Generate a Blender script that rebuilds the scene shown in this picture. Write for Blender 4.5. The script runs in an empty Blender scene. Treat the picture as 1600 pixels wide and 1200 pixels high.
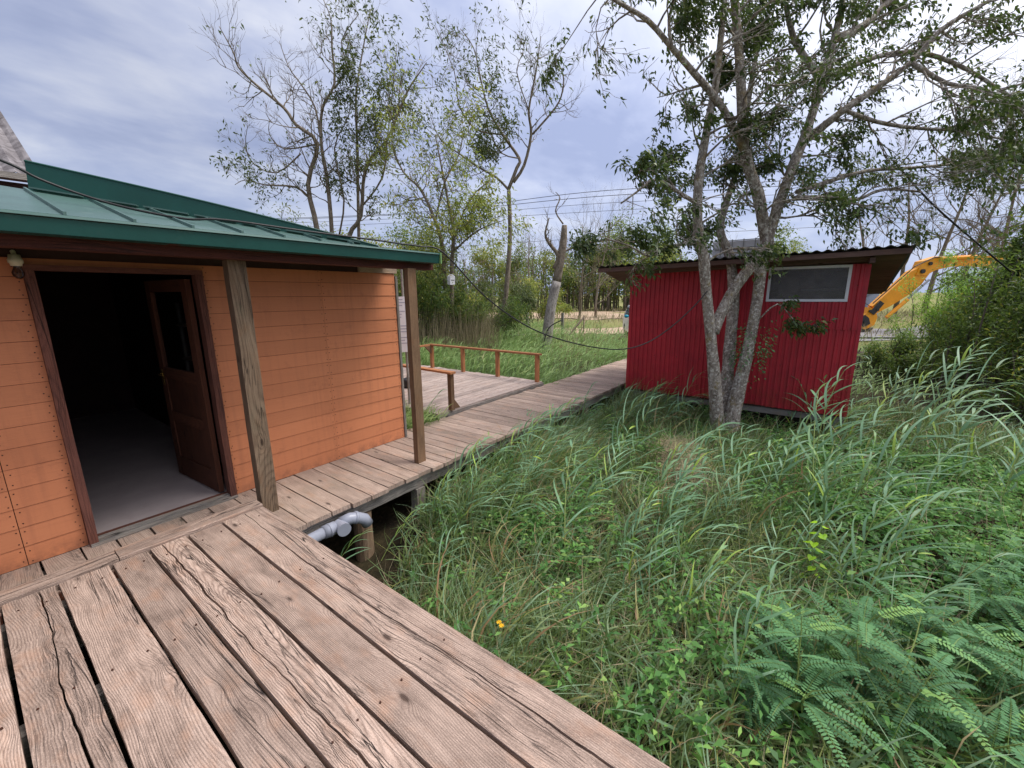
import bpy, math, random
import numpy as np
from mathutils import Vector, Matrix
random.seed(7); rng=np.random.default_rng(11)
C=bpy.context.scene.collection
# ------------------------------------------------------------------ camera frame
F=650.;PITCH=math.atan(139/650.);ROLL=math.atan(.008);HEAD=math.radians(36.7);H=1.8
fw=np.array([math.cos(HEAD)*math.cos(PITCH),math.sin(HEAD)*math.cos(PITCH),-math.sin(PITCH)])
rt0=np.array([math.sin(HEAD),-math.cos(HEAD),0.]);up0=np.cross(rt0,fw)
rt=rt0*math.cos(ROLL)-up0*math.sin(ROLL);up=up0*math.cos(ROLL)+rt0*math.sin(ROLL)
fh=np.array([math.cos(HEAD),math.sin(HEAD),0.])
def W(x,y,d):                      # a point of the place at horizontal distance d ahead
    r=fw+rt*(x-800)/F-up*(y-600)/F
    return np.array([0,0,H])+r*(d/(r@fh))
WIND=np.array([.62,-.78,0.])
# ------------------------------------------------------------------ scene helpers
def link(o,parent=None):
    C.objects.link(o)
    if parent is not None: o.parent=parent
    return o
def thing(name,label,cat,loc=(0,0,0),group=None,rz=0.):
    o=bpy.data.objects.new(name,None); o.empty_display_size=.1; link(o)
    o.location=loc; o.rotation_euler=(0,0,rz)
    return tag(o,label,cat,group)
def tag(o,label=None,cat=None,group=None,kind=None):
    if label: o['label']=label
    if cat: o['category']=cat
    if group: o['group']=group
    if kind: o['kind']=kind
    return o
class MB:
    """collects geometry with uv (metres) and a random value per piece"""
    def __init__(s): s.v=[];s.f=[];s.uv=[];s.r=[];s.mi=[];s.off=np.zeros(3)
    def face(s,idx,uvs=None,r=0.,m=0):
        s.f.append(tuple(idx)); s.uv.extend(uvs if uvs is not None else [(0,0)]*len(idx)); s.r.append(r); s.mi.append(m)
    def add(s,pts):
        n=len(s.v); s.v.extend([tuple(float(c) for c in p) for p in pts]); return n
    def box(s,a,b,r=None,m=0,axis=None):
        a=np.minimum(a,b).astype(float);b=np.maximum(a,np.array(b,float)) if False else np.maximum(np.array(a,float),np.array(b,float))
        d=b-a
        ax=int(np.argmax(d)) if axis is None else axis
        o=[i for i in range(3) if i!=ax]
        o.sort(key=lambda i:-d[i])
        L=np.zeros(3);L[ax]=d[ax];Wd=np.zeros(3);Wd[o[0]]=d[o[0]];T=np.zeros(3);T[o[1]]=d[o[1]]
        s.beam(a+Wd/2+T/2,a+L+Wd/2+T/2,Wd,T,r,m)
    def beam(s,p,q,wv,tv,r=None,m=0,seg=1,jit=0.,bev=0.):
        """bar from p to q, full width vector wv, full thickness vector tv; uv = (across, along)"""
        p=np.array(p,float);q=np.array(q,float);wv=np.array(wv,float);tv=np.array(tv,float)
        if r is None: r=random.random()
        L=np.linalg.norm(q-p);w=np.linalg.norm(wv);t=np.linalg.norm(tv)
        wu=wv/max(w,1e-9);tu=tv/max(t,1e-9)
        if np.dot(np.cross(q-p,wv),tv)<0: tu=-tu;tv=-tv
        b=min(bev,w*.3,t*.3)
        if b>0: prof=[(-w/2+b,t/2),(w/2-b,t/2),(w/2,t/2-b),(w/2,-t/2),(-w/2,-t/2),(-w/2,t/2-b)]
        else: prof=[(-w/2,t/2),(w/2,t/2),(w/2,-t/2),(-w/2,-t/2)]
        n=len(prof);per=[0.]
        for i in range(n):
            a0=prof[i];a1=prof[(i+1)%n];per.append(per[-1]+math.hypot(a1[0]-a0[0],a1[1]-a0[1]))
        base=len(s.v)
        ph=[random.random()*6 for _ in range(4)]
        for k in range(seg+1):
            u=k/seg;c=p+(q-p)*u
            jl=jit*(math.sin(u*L*4+ph[0])+.6*math.sin(u*L*11+ph[1])+random.uniform(-.4,.4)) if jit else 0
            jr=jit*(math.sin(u*L*5+ph[2])+.6*math.sin(u*L*9+ph[3])+random.uniform(-.4,.4)) if jit else 0
            for (a0,b0) in prof:
                s.v.append(tuple(c+wu*(a0+(jl if a0<0 else jr))+tu*b0))
        for k in range(seg):
            for i in range(n):
                j=(i+1)%n;A=base+k*n
                v0=L*k/seg;v1=L*(k+1)/seg
                s.face((A+i,A+j,A+n+j,A+n+i),[(per[i],v0),(per[i+1],v0),(per[i+1],v1),(per[i],v1)],r,m)
        s.face([base+i for i in range(n)][::-1],[(x,y) for x,y in prof][::-1],r,m)
        s.face([base+seg*n+i for i in range(n)],[(x,y) for x,y in prof],r,m)
    def tube(s,pts,rad,n=6,r=None,m=0,cap=True):
        pts=[np.array(p,float) for p in pts]
        if not hasattr(rad,'__len__'): rad=[rad]*len(pts)
        if r is None: r=random.random()
        base=len(s.v);L=0.;Ls=[]
        ref=None
        for k,p in enumerate(pts):
            a=pts[max(k-1,0)];b=pts[min(k+1,len(pts)-1)]
            d=b-a;d=d/(np.linalg.norm(d)+1e-9)
            if ref is None:
                ref=np.array([1.,0,0]) if abs(d[0])<.8 else np.array([0,1.,0])
            x=ref-d*np.dot(ref,d);x/=np.linalg.norm(x)+1e-9;ref=x
            y=np.cross(d,x)
            if k: L+=np.linalg.norm(p-pts[k-1])
            Ls.append(L)
            for i in range(n):
                a2=2*math.pi*i/n
                s.v.append(tuple(p+(x*math.cos(a2)+y*math.sin(a2))*rad[k]))
        R0=rad[0]
        for k in range(len(pts)-1):
            for i in range(n):
                j=(i+1)%n;A=base+k*n;u0=i/n*2*math.pi*R0;u1=(i+1)/n*2*math.pi*R0
                s.face((A+i,A+j,A+n+j,A+n+i),[(u0,Ls[k]),(u1,Ls[k]),(u1,Ls[k+1]),(u0,Ls[k+1])],r,m)
        if cap:
            s.face([base+i for i in range(n)][::-1],None,r,m)
            s.face([base+(len(pts)-1)*n+i for i in range(n)],None,r,m)
    def prism(s,poly,d,r=0.,m=0):
        """poly: 3D points of a planar outline; d: thickness vector"""
        d=np.array(d,float);n=len(poly)
        P=[np.array(p,float) for p in poly]
        b=s.add([p for p in P]+[p+d for p in P])
        s.face([b+i for i in range(n)][::-1],None,r,m);s.face([b+n+i for i in range(n)],None,r,m)
        for i in range(n):
            j=(i+1)%n;s.face((b+i,b+j,b+n+j,b+n+i),None,r,m)
    def build(s,name,mats,parent=None,smooth=False,origin=None):
        me=bpy.data.meshes.new(name)
        V=np.array(s.v,float)
        if origin is not None: V=V-np.array(origin,float)
        me.from_pydata(V.tolist(),[],s.f)
        uvl=me.uv_layers.new(name='UVMap');uvl.data.foreach_set('uv',np.array(s.uv,np.float32).ravel())
        at=me.attributes.new('rnd','FLOAT','FACE');at.data.foreach_set('value',np.array(s.r,np.float32))
        if not isinstance(mats,(list,tuple)): mats=[mats]
        for m in mats: me.materials.append(m)
        me.polygons.foreach_set('material_index',np.array(s.mi,np.int32))
        if smooth: me.polygons.foreach_set('use_smooth',np.ones(len(s.f),bool))
        me.update()
        o=bpy.data.objects.new(name,me);link(o,parent)
        if origin is not None and parent is None: o.location=origin
        return o
def npmesh(name,V,Fq,rnd,mat,parent=None,smooth=False,k=4,uv=None):
    """fast mesh from numpy arrays; all faces have k corners"""
    me=bpy.data.meshes.new(name)
    V=np.ascontiguousarray(V,np.float32);Fq=np.ascontiguousarray(Fq,np.int32)
    me.vertices.add(len(V));me.vertices.foreach_set('co',V.ravel())
    me.loops.add(Fq.size);me.loops.foreach_set('vertex_index',Fq.ravel())
    me.polygons.add(len(Fq));me.polygons.foreach_set('loop_start',np.arange(0,Fq.size,k,dtype=np.int32))
    me.polygons.foreach_set('loop_total',np.full(len(Fq),k,np.int32))
    if smooth: me.polygons.foreach_set('use_smooth',np.ones(len(Fq),bool))
    at=me.attributes.new('rnd','FLOAT','FACE');at.data.foreach_set('value',np.ascontiguousarray(rnd,np.float32))
    if uv is not None:
        l=me.uv_layers.new(name='UVMap');l.data.foreach_set('uv',np.ascontiguousarray(uv,np.float32).ravel())
    me.materials.append(mat);me.update(calc_edges=True)
    o=bpy.data.objects.new(name,me);link(o,parent);return o
# ------------------------------------------------------------------ materials
def srgb(r,g,b):
    f=lambda c:(c/255/12.92) if c/255<=.04045 else ((c/255+.055)/1.055)**2.4
    return (f(r),f(g),f(b),1)
class NT:
    def __init__(s,name):
        s.m=bpy.data.materials.new(name);s.m.use_nodes=True;s.t=s.m.node_tree;s.n=s.t.nodes;s.n.clear()
        s.out=s.n.new('ShaderNodeOutputMaterial')
    def N(s,t,**k):
        n=s.n.new('ShaderNode'+t)
        for a,b in k.items():
            if a in n.inputs.keys() if isinstance(a,str) else False: pass
            setattr(n,a,b)
        return n
    def L(s,a,b): s.t.links.new(a,b)
    def math(s,op,a,b=None,c=None,clamp=False):
        n=s.n.new('ShaderNodeMath');n.operation=op;n.use_clamp=clamp
        for i,x in enumerate((a,b,c)):
            if x is None: continue
            if isinstance(x,(int,float)): n.inputs[i].default_value=x
            else: s.L(x,n.inputs[i])
        return n.outputs[0]
    def mix(s,f,a,b,mode='MIX'):
        n=s.n.new('ShaderNodeMix');n.data_type='RGBA';n.blend_type=mode
        for i,x in ((0,f),(6,a),(7,b)):
            if isinstance(x,(int,float)): n.inputs[i].default_value=x
            elif isinstance(x,tuple): n.inputs[i].default_value=x
            else: s.L(x,n.inputs[i])
        return n.outputs[2]
    def noise(s,vec,scale,detail=3,rough=.55,dist=0.):
        n=s.n.new('ShaderNodeTexNoise');n.inputs['Scale'].default_value=scale;n.inputs['Detail'].default_value=detail
        n.inputs['Roughness'].default_value=rough;n.inputs['Distortion'].default_value=dist
        if vec is not None: s.L(vec,n.inputs['Vector'])
        return n.outputs[0]
    def ramp(s,f,stops):
        n=s.n.new('ShaderNodeValToRGB');e=n.color_ramp.elements
        while len(e)<len(stops): e.new(.5)
        for i,(p,c) in enumerate(stops):
            e[i].position=p;e[i].color=c if isinstance(c,tuple) else (c,c,c,1)
        s.L(f,n.inputs[0]);return n.outputs[0]
    def attr(s,name='rnd'):
        n=s.n.new('ShaderNodeAttribute');n.attribute_name=name;return n.outputs['Fac']
    def pos(s):
        return s.n.new('ShaderNodeNewGeometry').outputs['Position']
    def uv(s):
        n=s.n.new('ShaderNodeUVMap');n.uv_map='UVMap';return n.outputs[0]
    def comb(s,x,y,z):
        n=s.n.new('ShaderNodeCombineXYZ')
        for i,v in enumerate((x,y,z)):
            if isinstance(v,(int,float)): n.inputs[i].default_value=v
            else: s.L(v,n.inputs[i])
        return n.outputs[0]
    def sep(s,v):
        n=s.n.new('ShaderNodeSeparateXYZ');s.L(v,n.inputs[0]);return n.outputs
    def bump(s,h,strength,dist=.01,normal=None):
        n=s.n.new('ShaderNodeBump');n.inputs['Strength'].default_value=strength;n.inputs['Distance'].default_value=dist
        s.L(h,n.inputs['Height'])
        if normal is not None: s.L(normal,n.inputs['Normal'])
        return n.outputs[0]
    def pbr(s,col,rough=.7,normal=None,metal=0.,spec=.5,surf=True):
        n=s.n.new('ShaderNodeBsdfPrincipled')
        if isinstance(col,tuple): n.inputs['Base Color'].default_value=col
        else: s.L(col,n.inputs['Base Color'])
        if isinstance(rough,(int,float)): n.inputs['Roughness'].default_value=rough
        else: s.L(rough,n.inputs['Roughness'])
        n.inputs['Metallic'].default_value=metal;n.inputs['Specular IOR Level'].default_value=spec
        if normal is not None: s.L(normal,n.inputs['Normal'])
        if surf: s.L(n.outputs[0],s.out.inputs[0])
        return n
def wood(name,light,dark,crack=.5,freq=60.,bump=.5,green=0.,fade=None,knots=1.,stain=.5):
    """weathered timber: growth rings cut by the board, knots, splits and grey wear, in board space"""
    t=NT(name);uv=t.uv();u,v,_=t.sep(uv);r=t.attr()
    ro=t.math('MULTIPLY',r,37.7)
    lo=t.noise(t.comb(t.math('MULTIPLY',u,1.2),t.math('MULTIPLY',v,.8),ro),1.,1)
    lo2=t.noise(t.comb(t.math('MULTIPLY',u,6.),t.math('MULTIPLY',v,2.),ro),1.,3)
    # knots
    vo=t.n.new('ShaderNodeTexVoronoi');vo.voronoi_dimensions='3D';vo.inputs['Scale'].default_value=1.
    t.L(t.comb(t.math('MULTIPLY',u,7.),t.math('MULTIPLY',v,2.4),ro),vo.inputs['Vector'])
    kd=vo.outputs['Distance']
    kn=t.math('POWER',2.718,t.math('MULTIPLY',t.math('MULTIPLY',kd,kd),-22.))
    # ring distance: heart offset from the board
    cu=t.math('SUBTRACT',u,t.math('MULTIPLY_ADD',t.math('FRACT',t.math('MULTIPLY',r,91.7)),.3,-.05))
    cu=t.math('ADD',cu,t.math('MULTIPLY_ADD',lo,.08,-.04))
    dz=t.math('MULTIPLY_ADD',t.math('FRACT',t.math('MULTIPLY',r,53.3)),.07,.008)
    dz=t.math('ADD',dz,t.math('MULTIPLY',t.math('SUBTRACT',lo,.45),.35))
    rd=t.math('SQRT',t.math('ADD',t.math('MULTIPLY',cu,cu),t.math('MULTIPLY',dz,dz)))
    rd=t.math('ADD',rd,t.math('MULTIPLY_ADD',lo2,.007,-.0035))
    rd=t.math('ADD',rd,t.math('MULTIPLY',kn,.035*knots))
    ph=t.math('MULTIPLY',rd,freq*6.283)
    ring=t.math('MULTIPLY_ADD',t.math('SINE',ph),.5,.5)
    ring=t.math('POWER',ring,2.6)
    fib=t.noise(t.comb(t.math('MULTIPLY',u,260.),t.math('MULTIPLY',v,5.),ro),1.,3,.65)
    fib2=t.noise(t.comb(t.math('MULTIPLY',u,60.),t.math('MULTIPLY',v,1.6),ro),1.,4,.6)
    blot=t.noise(t.comb(t.math('MULTIPLY',u,9.),t.math('MULTIPLY',v,4.),t.math('ADD',ro,5.)),1.,5,.62)
    ringk=t.math('MULTIPLY_ADD',t.math('FRACT',t.math('MULTIPLY',r,7.31)),.6,.32)
    col=t.mix(t.math('MULTIPLY',t.math('MULTIPLY',ring,ringk),t.math('MULTIPLY_ADD',fib2,1.1,.1)),light,dark)
    col=t.mix(t.ramp(fib,[(.35,0.),(.7,.55)]),col,tuple(c*.72 for c in dark[:3])+(1,))
    col=t.mix(t.ramp(blot,[(.45,0.),(.75,stain)]),col,tuple(c*.6 for c in dark[:3])+(1,))
    pale=t.noise(t.comb(t.math('MULTIPLY',u,14.),t.math('MULTIPLY',v,2.),t.math('ADD',ro,9.)),1.,4,.6)
    col=t.mix(t.ramp(pale,[(.5,0.),(.8,.5)]),col,tuple(min(1,c*1.35) for c in light[:3])+(1,))
    tone=t.math('MULTIPLY_ADD',t.math('FRACT',t.math('MULTIPLY',r,17.1)),.38,.76)
    col=t.mix(1.,col,t.comb(tone,tone,t.math('MULTIPLY',tone,.99)),'MULTIPLY')
    kc=t.ramp(kd,[(.0,.95),(.06,.85),(.085,.3),(.14,0.)])
    spk=t.noise(t.comb(t.math('MULTIPLY',u,330.),t.math('MULTIPLY',v,150.),ro),1.,2,.6)
    col=t.mix(t.ramp(spk,[(.32,.38),(.44,0.)]),col,tuple(c*.7 for c in dark[:3])+(1,))
    col=t.mix(t.ramp(spk,[(.56,0.),(.7,.42)]),col,tuple(min(1,c*1.4) for c in light[:3])+(1,))
    warm=t.noise(t.comb(t.math('MULTIPLY',u,11.),t.math('MULTIPLY',v,5.),t.math('ADD',ro,31.)),1.,4,.6)
    col=t.mix(t.ramp(warm,[(.52,0.),(.72,.4)]),col,(light[0]*.86,light[1]*.66,light[2]*.52,1))
    col=t.mix(t.math('MULTIPLY',kc,knots),col,tuple(c*.45 for c in dark[:3])+(1,))
    # splits follow the fibre: narrow level sets of a stretched noise
    wob=t.math('ADD',u,t.math('MULTIPLY',t.math('SUBTRACT',lo,.5),.16))
    wob=t.math('ADD',wob,t.math('MULTIPLY',kn,.02))
    cr=t.noise(t.comb(t.math('MULTIPLY',wob,16.),t.math('MULTIPLY',v,.45),ro),1.,2,.45)
    cr2=t.noise(t.comb(t.math('MULTIPLY',wob,40.),t.math('MULTIPLY',v,1.1),t.math('ADD',ro,3.)),1.,2,.5)
    msk=t.ramp(t.noise(t.comb(t.math('MULTIPLY',u,5.),t.math('MULTIPLY',v,.55),t.math('ADD',ro,21.)),1.,2),[(.44,0.),(.56,1.)])
    c1=t.math('SUBTRACT',1.,t.math('MULTIPLY',t.math('ABSOLUTE',t.math('SUBTRACT',cr,.5)),110.),clamp=True)
    c2=t.math('SUBTRACT',1.,t.math('MULTIPLY',t.math('ABSOLUTE',t.math('SUBTRACT',cr2,.52)),55.),clamp=True)
    ck=t.math('MULTIPLY',t.math('MAXIMUM',c1,t.math('MULTIPLY',c2,.6)),t.math('MULTIPLY',msk,crack),clamp=True)
    col=t.mix(ck,col,(.012,.010,.010,1))
    if green>0:
        g=t.ramp(t.noise(t.comb(t.math('MULTIPLY',u,6.),t.math('MULTIPLY',v,3.),t.math('ADD',ro,2.)),1.,5,.6),[(.5,0.),(.7,green)])
        col=t.mix(g,col,(.10,.11,.07,1))
    hgt=t.math('SUBTRACT',t.math('ADD',t.math('MULTIPLY',ring,-.5),t.math('MULTIPLY',fib,.35)),t.math('MULTIPLY',ck,3.))
    t.pbr(col,.82,t.bump(hgt,bump,.004),spec=.25)
    return t.m
M={}
M['deck']=wood('deck_wood',srgb(192,168,154),srgb(104,84,74),crack=1.,freq=125,bump=.9,stain=.6)
M['walk']=wood('walk_wood',srgb(184,162,148),srgb(112,95,86),crack=.8,freq=100,bump=.5,green=.2,stain=.3)
M['plat']=wood('platform_wood',srgb(180,164,156),srgb(128,112,106),crack=.6,freq=70,bump=.4)
M['post']=wood('post_wood',srgb(140,120,100),srgb(84,66,52),crack=.9,freq=60,green=.4,bump=.7)
M['rail']=wood('rail_wood',srgb(184,128,88),srgb(128,80,52),crack=.5,freq=60)
M['postred']=wood('stained_post_wood',srgb(132,106,82),srgb(84,60,46),crack=.5,freq=60,bump=.5)
M['beam']=wood('beam_wood',srgb(100,58,50),srgb(62,35,32),crack=.6,freq=60)
M['frame']=wood('frame_wood',srgb(118,76,64),srgb(70,44,40),crack=.9,freq=60)
M['door']=wood('door_wood',srgb(92,56,40),srgb(60,34,26),crack=.1,freq=60,bump=.2)
M['greywood']=wood('grey_wood',srgb(150,144,138),srgb(92,86,84),crack=.9,freq=60)
M['pale']=wood('pale_wood',srgb(190,170,150),srgb(140,118,102),crack=.5,freq=60)
M['soffit']=wood('soffit_board',srgb(112,88,80),srgb(74,56,52),crack=.2,freq=30)
def painted(name,col,var=.12,rough=.55,bump=.15,dirt=(.1,.08,.07,1),dirtamt=.25,metal=0.,scale=3.):
    t=NT(name);p=t.pos()
    n=t.noise(p,scale,6,.65);n2=t.noise(p,scale*14,3)
    d=tuple(c*(1-var*2) for c in col[:3])+(1,)
    c=t.mix(t.ramp(n,[(.35,0.),(.7,1.)]),col,d)
    c=t.mix(t.ramp(t.noise(p,scale*2.3,7,.72),[(.56,0.),(.78,dirtamt)]),c,dirt)
    r=t.math('MULTIPLY_ADD',n2,.2,rough-.1)
    t.pbr(c,r,t.bump(n2,bump,.004),metal=metal,spec=.4)
    return t.m
M['gutter']=painted('green_gutter_metal',srgb(26,78,72),.12,.42,.05,dirt=srgb(70,95,85),dirtamt=.5)
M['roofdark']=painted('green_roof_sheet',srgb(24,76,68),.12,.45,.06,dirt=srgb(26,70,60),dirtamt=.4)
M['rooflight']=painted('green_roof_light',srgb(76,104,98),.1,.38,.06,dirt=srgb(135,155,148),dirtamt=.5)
M['lime']=painted('light_green_cap',srgb(120,160,100),.05)
M['white']=painted('white_paint',srgb(225,224,228),.04,.5,.05,dirt=srgb(150,150,145),dirtamt=.4)
M['cream']=painted('ceramic_cream',srgb(205,200,175),.05,.4)
M['pvc']=painted('grey_pvc',srgb(148,152,166),.04,.32,.02,dirt=srgb(110,110,110),dirtamt=.3)
M['black']=painted('black_rubber',(.012,.012,.013,1),.1,.45,.02)
M['nail']=painted('nail_rust',srgb(70,40,28),.1,.6)
M['yellow']=painted('yellow_machine_paint',srgb(240,160,30),.08,.4,.05,dirt=srgb(120,90,50),dirtamt=.5)
M['steel']=painted('steel',srgb(150,150,155),.1,.3,.02,metal=.8)
M['ply']=painted('floor_ply',srgb(168,156,156),.1,.75,.1,dirt=srgb(140,125,125),dirtamt=.5,scale=2)
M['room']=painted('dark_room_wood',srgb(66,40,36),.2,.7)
M['teal']=painted('teal_car_paint',srgb(20,150,180),.03,.25,0)
M['carwhite']=painted('white_car_paint',srgb(225,228,235),.03,.25,0,dirtamt=.1)
M['concrete']=painted('concrete',srgb(150,150,148),.15,.85,.4)
M['tyre']=painted('tyre',(.02,.02,.02,1),.1,.8)
M['brass']=painted('brass',srgb(190,160,90),.05,.25,0,metal=.9)
M['blackpaint']=painted('track_black',(.03,.03,.03,1),.2,.6)
def orange():
    t=NT('orange_siding_paint');uv=t.uv();u,v,_=t.sep(uv);r=t.attr();p=t.pos()
    a=srgb(206,134,94);b=srgb(192,120,82)
    c=t.mix(t.noise(p,1.6,5,.6),a,b)
    tone=t.math('MULTIPLY_ADD',r,.13,.93)
    c=t.mix(1.,c,t.comb(tone,tone,tone),'MULTIPLY')
    g=t.noise(t.comb(t.math('MULTIPLY',u,90.),t.math('MULTIPLY',v,3.),t.math('MULTIPLY',r,50.)),1.,4,.6)
    c=t.mix(t.ramp(g,[(.5,0.),(.8,.22)]),c,srgb(165,98,66))
    st=t.noise(p,5.,8,.75)
    c=t.mix(t.ramp(st,[(.56,0.),(.75,.5)]),c,srgb(150,92,68))
    rn=t.noise(t.comb(t.math('MULTIPLY',t.sep(p)[0],16.),0.,t.math('MULTIPLY',t.sep(p)[2],.9)),1.,5,.6)
    c=t.mix(t.ramp(rn,[(.5,0.),(.75,.35)]),c,srgb(158,98,72))
    # splash dirt near the walkway
    z=t.sep(p)[2]
    sp=t.math('MULTIPLY',t.ramp(z,[(.0,1.),(.12,0.)]),t.ramp(t.noise(p,9.,6,.7),[(.4,0.),(.65,.8)]))
    c=t.mix(sp,c,srgb(120,78,62))
    t.pbr(c,.62,t.bump(t.math('ADD',g,t.math('MULTIPLY',st,.4)),.35,.003),spec=.3);return t.m
M['orange']=orange()
def redmetal():
    t=NT('red_corrugated_paint');p=t.pos()
    n=t.noise(p,2.2,6,.65);z=t.sep(p)[2]
    c=t.mix(t.ramp(n,[(.3,0.),(.7,1.)]),srgb(190,46,58),srgb(158,37,49))
    st=t.noise(t.comb(t.math('MULTIPLY',t.sep(p)[0],14.),t.math('MULTIPLY',t.sep(p)[1],14.),t.math('MULTIPLY',z,1.2)),1.,5,.6)
    c=t.mix(t.ramp(st,[(.5,0.),(.78,.4)]),c,srgb(112,30,38))
    rust=t.math('MULTIPLY',t.ramp(z,[(.0,1.),(.55,0.)]),t.ramp(t.noise(p,6.,6,.7),[(.42,0.),(.65,.65)]))
    c=t.mix(rust,c,srgb(140,62,40))
    sc=t.noise(p,40.,2);c=t.mix(t.ramp(sc,[(.74,0.),(.78,.6)]),c,srgb(190,120,120))
    t.pbr(c,.5,t.bump(n,.2,.01),spec=.4);return t.m
M['red']=redmetal()
def asbestos():
    t=NT('weathered_corrugated_sheet');p=t.pos()
    n=t.noise(p,5.,7,.7,1.);c=t.mix(t.ramp(n,[(.35,0.),(.65,1.)]),srgb(146,141,143),srgb(84,79,81))
    t.pbr(c,.9,t.bump(n,.4,.01),spec=.2);return t.m
M['asb']=asbestos()
def glass(name='window_glass',col=(.05,.055,.06,1)):
    t=NT(name);g=t.N('BsdfGlossy');g.inputs['Roughness'].default_value=.04;g.inputs['Color'].default_value=(.8,.85,.9,1)
    tr=t.N('BsdfTransparent');tr.inputs['Color'].default_value=(.6,.6,.62,1)
    f=t.N('Fresnel');f.inputs[0].default_value=1.5;m=t.N('MixShader')
    t.L(t.math('MULTIPLY',f.outputs[0],.75),m.inputs[0]);t.L(tr.outputs[0],m.inputs[1]);t.L(g.outputs[0],m.inputs[2]);t.L(m.outputs[0],t.out.inputs[0]);return t.m
M['glass']=glass()
def dusty():
    t=NT('dusty_window_glass');p=t.pos();b=t.pbr(srgb(128,124,124),.5,surf=False)
    g=M['glass'].node_tree
    tr=t.N('BsdfTransparent');tr.inputs['Color'].default_value=(.6,.6,.6,1);gl=t.N('BsdfGlossy');gl.inputs['Roughness'].default_value=.12;gl.inputs['Color'].default_value=(.55,.52,.5,1)
    fr=t.N('Fresnel');fr.inputs[0].default_value=1.45;m1=t.N('MixShader');t.L(fr.outputs[0],m1.inputs[0]);t.L(tr.outputs[0],m1.inputs[1]);t.L(gl.outputs[0],m1.inputs[2])
    m2=t.N('MixShader');t.L(t.ramp(t.noise(p,7.,6,.7),[(.3,.18),(.75,.5)]),m2.inputs[0]);t.L(m1.outputs[0],m2.inputs[1]);t.L(b.outputs[0],m2.inputs[2]);t.L(m2.outputs[0],t.out.inputs[0]);return t.m
M['dusty']=dusty()
def leafmat(name,stops,trans=.38,rough=.5,spec=.35,k=1.45):
    t=NT(name);r=t.attr();stops=[(p,tuple(min(.9,x*k) for x in c[:3])+(1,)) for p,c in stops]
    c=t.ramp(r,stops)
    n=t.noise(t.pos(),1.3,3)
    c=t.mix(t.ramp(n,[(.3,0.),(.75,.35)]),c,tuple(x*.55 for x in stops[0][1][:3])+(1,))
    b=t.pbr(c,rough,spec=spec,surf=False)
    tl=t.N('BsdfTranslucent');t.L(t.mix(.3,c,(.30,.42,.06,1)),tl.inputs[0])
    m=t.N('MixShader');m.inputs[0].default_value=trans
    t.L(b.outputs[0],m.inputs[1]);t.L(tl.outputs[0],m.inputs[2]);t.L(m.outputs[0],t.out.inputs[0]);return t.m
M['grass']=leafmat('grass_blades',[(0.,srgb(58,74,42)),(.3,srgb(84,104,60)),(.5,srgb(112,128,74)),(.68,srgb(112,140,108)),(.8,srgb(128,152,122)),(.88,srgb(150,156,88)),(.95,srgb(172,156,118)),(1.,srgb(154,120,92))])
M['reed']=leafmat('reed_blades',[(0.,srgb(72,104,70)),(.35,srgb(100,138,100)),(.65,srgb(128,164,130)),(.85,srgb(118,152,76)),(1.,srgb(150,176,64))],trans=.25,rough=.48,spec=.45,k=1.22)
M['reedfar']=leafmat('reed_blades_far',[(0.,srgb(84,108,60)),(.4,srgb(114,142,84)),(.7,srgb(138,164,104)),(.9,srgb(168,180,120)),(1.,srgb(190,180,140))])
M['dryreed']=leafmat('dry_reed',[(0.,srgb(88,78,62)),(.4,srgb(118,108,84)),(.7,srgb(140,130,104)),(1.,srgb(168,152,122))],trans=.1)
M['cover']=leafmat('ground_cover_leaves',[(0.,srgb(54,92,48)),(.5,srgb(82,128,64)),(.85,srgb(112,156,80)),(1.,srgb(140,170,90))],rough=.5)
M['frond']=leafmat('frond_leaflets',[(0.,srgb(60,94,64)),(.5,srgb(82,126,84)),(.85,srgb(104,150,98)),(1.,srgb(130,166,90))],rough=.6,trans=.35,k=1.35)
M['lime_leaf']=leafmat('vine_leaves',[(0.,srgb(110,150,30)),(1.,srgb(150,190,40))],trans=.4)
M['leafdark']=leafmat('ash_leaves',[(0.,srgb(50,66,42)),(.5,srgb(72,92,54)),(.85,srgb(94,114,62)),(1.,srgb(120,126,66))],rough=.4,k=1.2,trans=.22)
M['leafmid']=leafmat('tree_leaves',[(0.,srgb(72,88,50)),(.5,srgb(96,114,62)),(.85,srgb(130,140,76)),(1.,srgb(164,156,70))])
M['leafolive']=leafmat('olive_tree_leaves',[(0.,srgb(56,68,44)),(.5,srgb(78,92,54)),(.85,srgb(100,114,64)),(1.,srgb(134,136,74))],k=1.15,trans=.22)
M['leafyellow']=leafmat('yellowing_leaves',[(0.,srgb(92,104,50)),(.5,srgb(128,138,66)),(.85,srgb(160,162,84)),(1.,srgb(180,160,70))])
M['leafbush']=leafmat('bush_leaves',[(0.,srgb(48,70,34)),(.5,srgb(74,98,46)),(.8,srgb(104,130,58)),(1.,srgb(150,144,62))],k=1.12)
M['leafbright']=leafmat('bright_bush_leaves',[(0.,srgb(84,120,42)),(.5,srgb(112,150,54)),(1.,srgb(150,180,80))])
M['stemgreen']=leafmat('green_stem',[(0.,srgb(96,120,60)),(1.,srgb(130,140,80))],trans=.05)
M['twig']=painted('twig_bark',srgb(108,98,88),.15,.85,.3)
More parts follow.
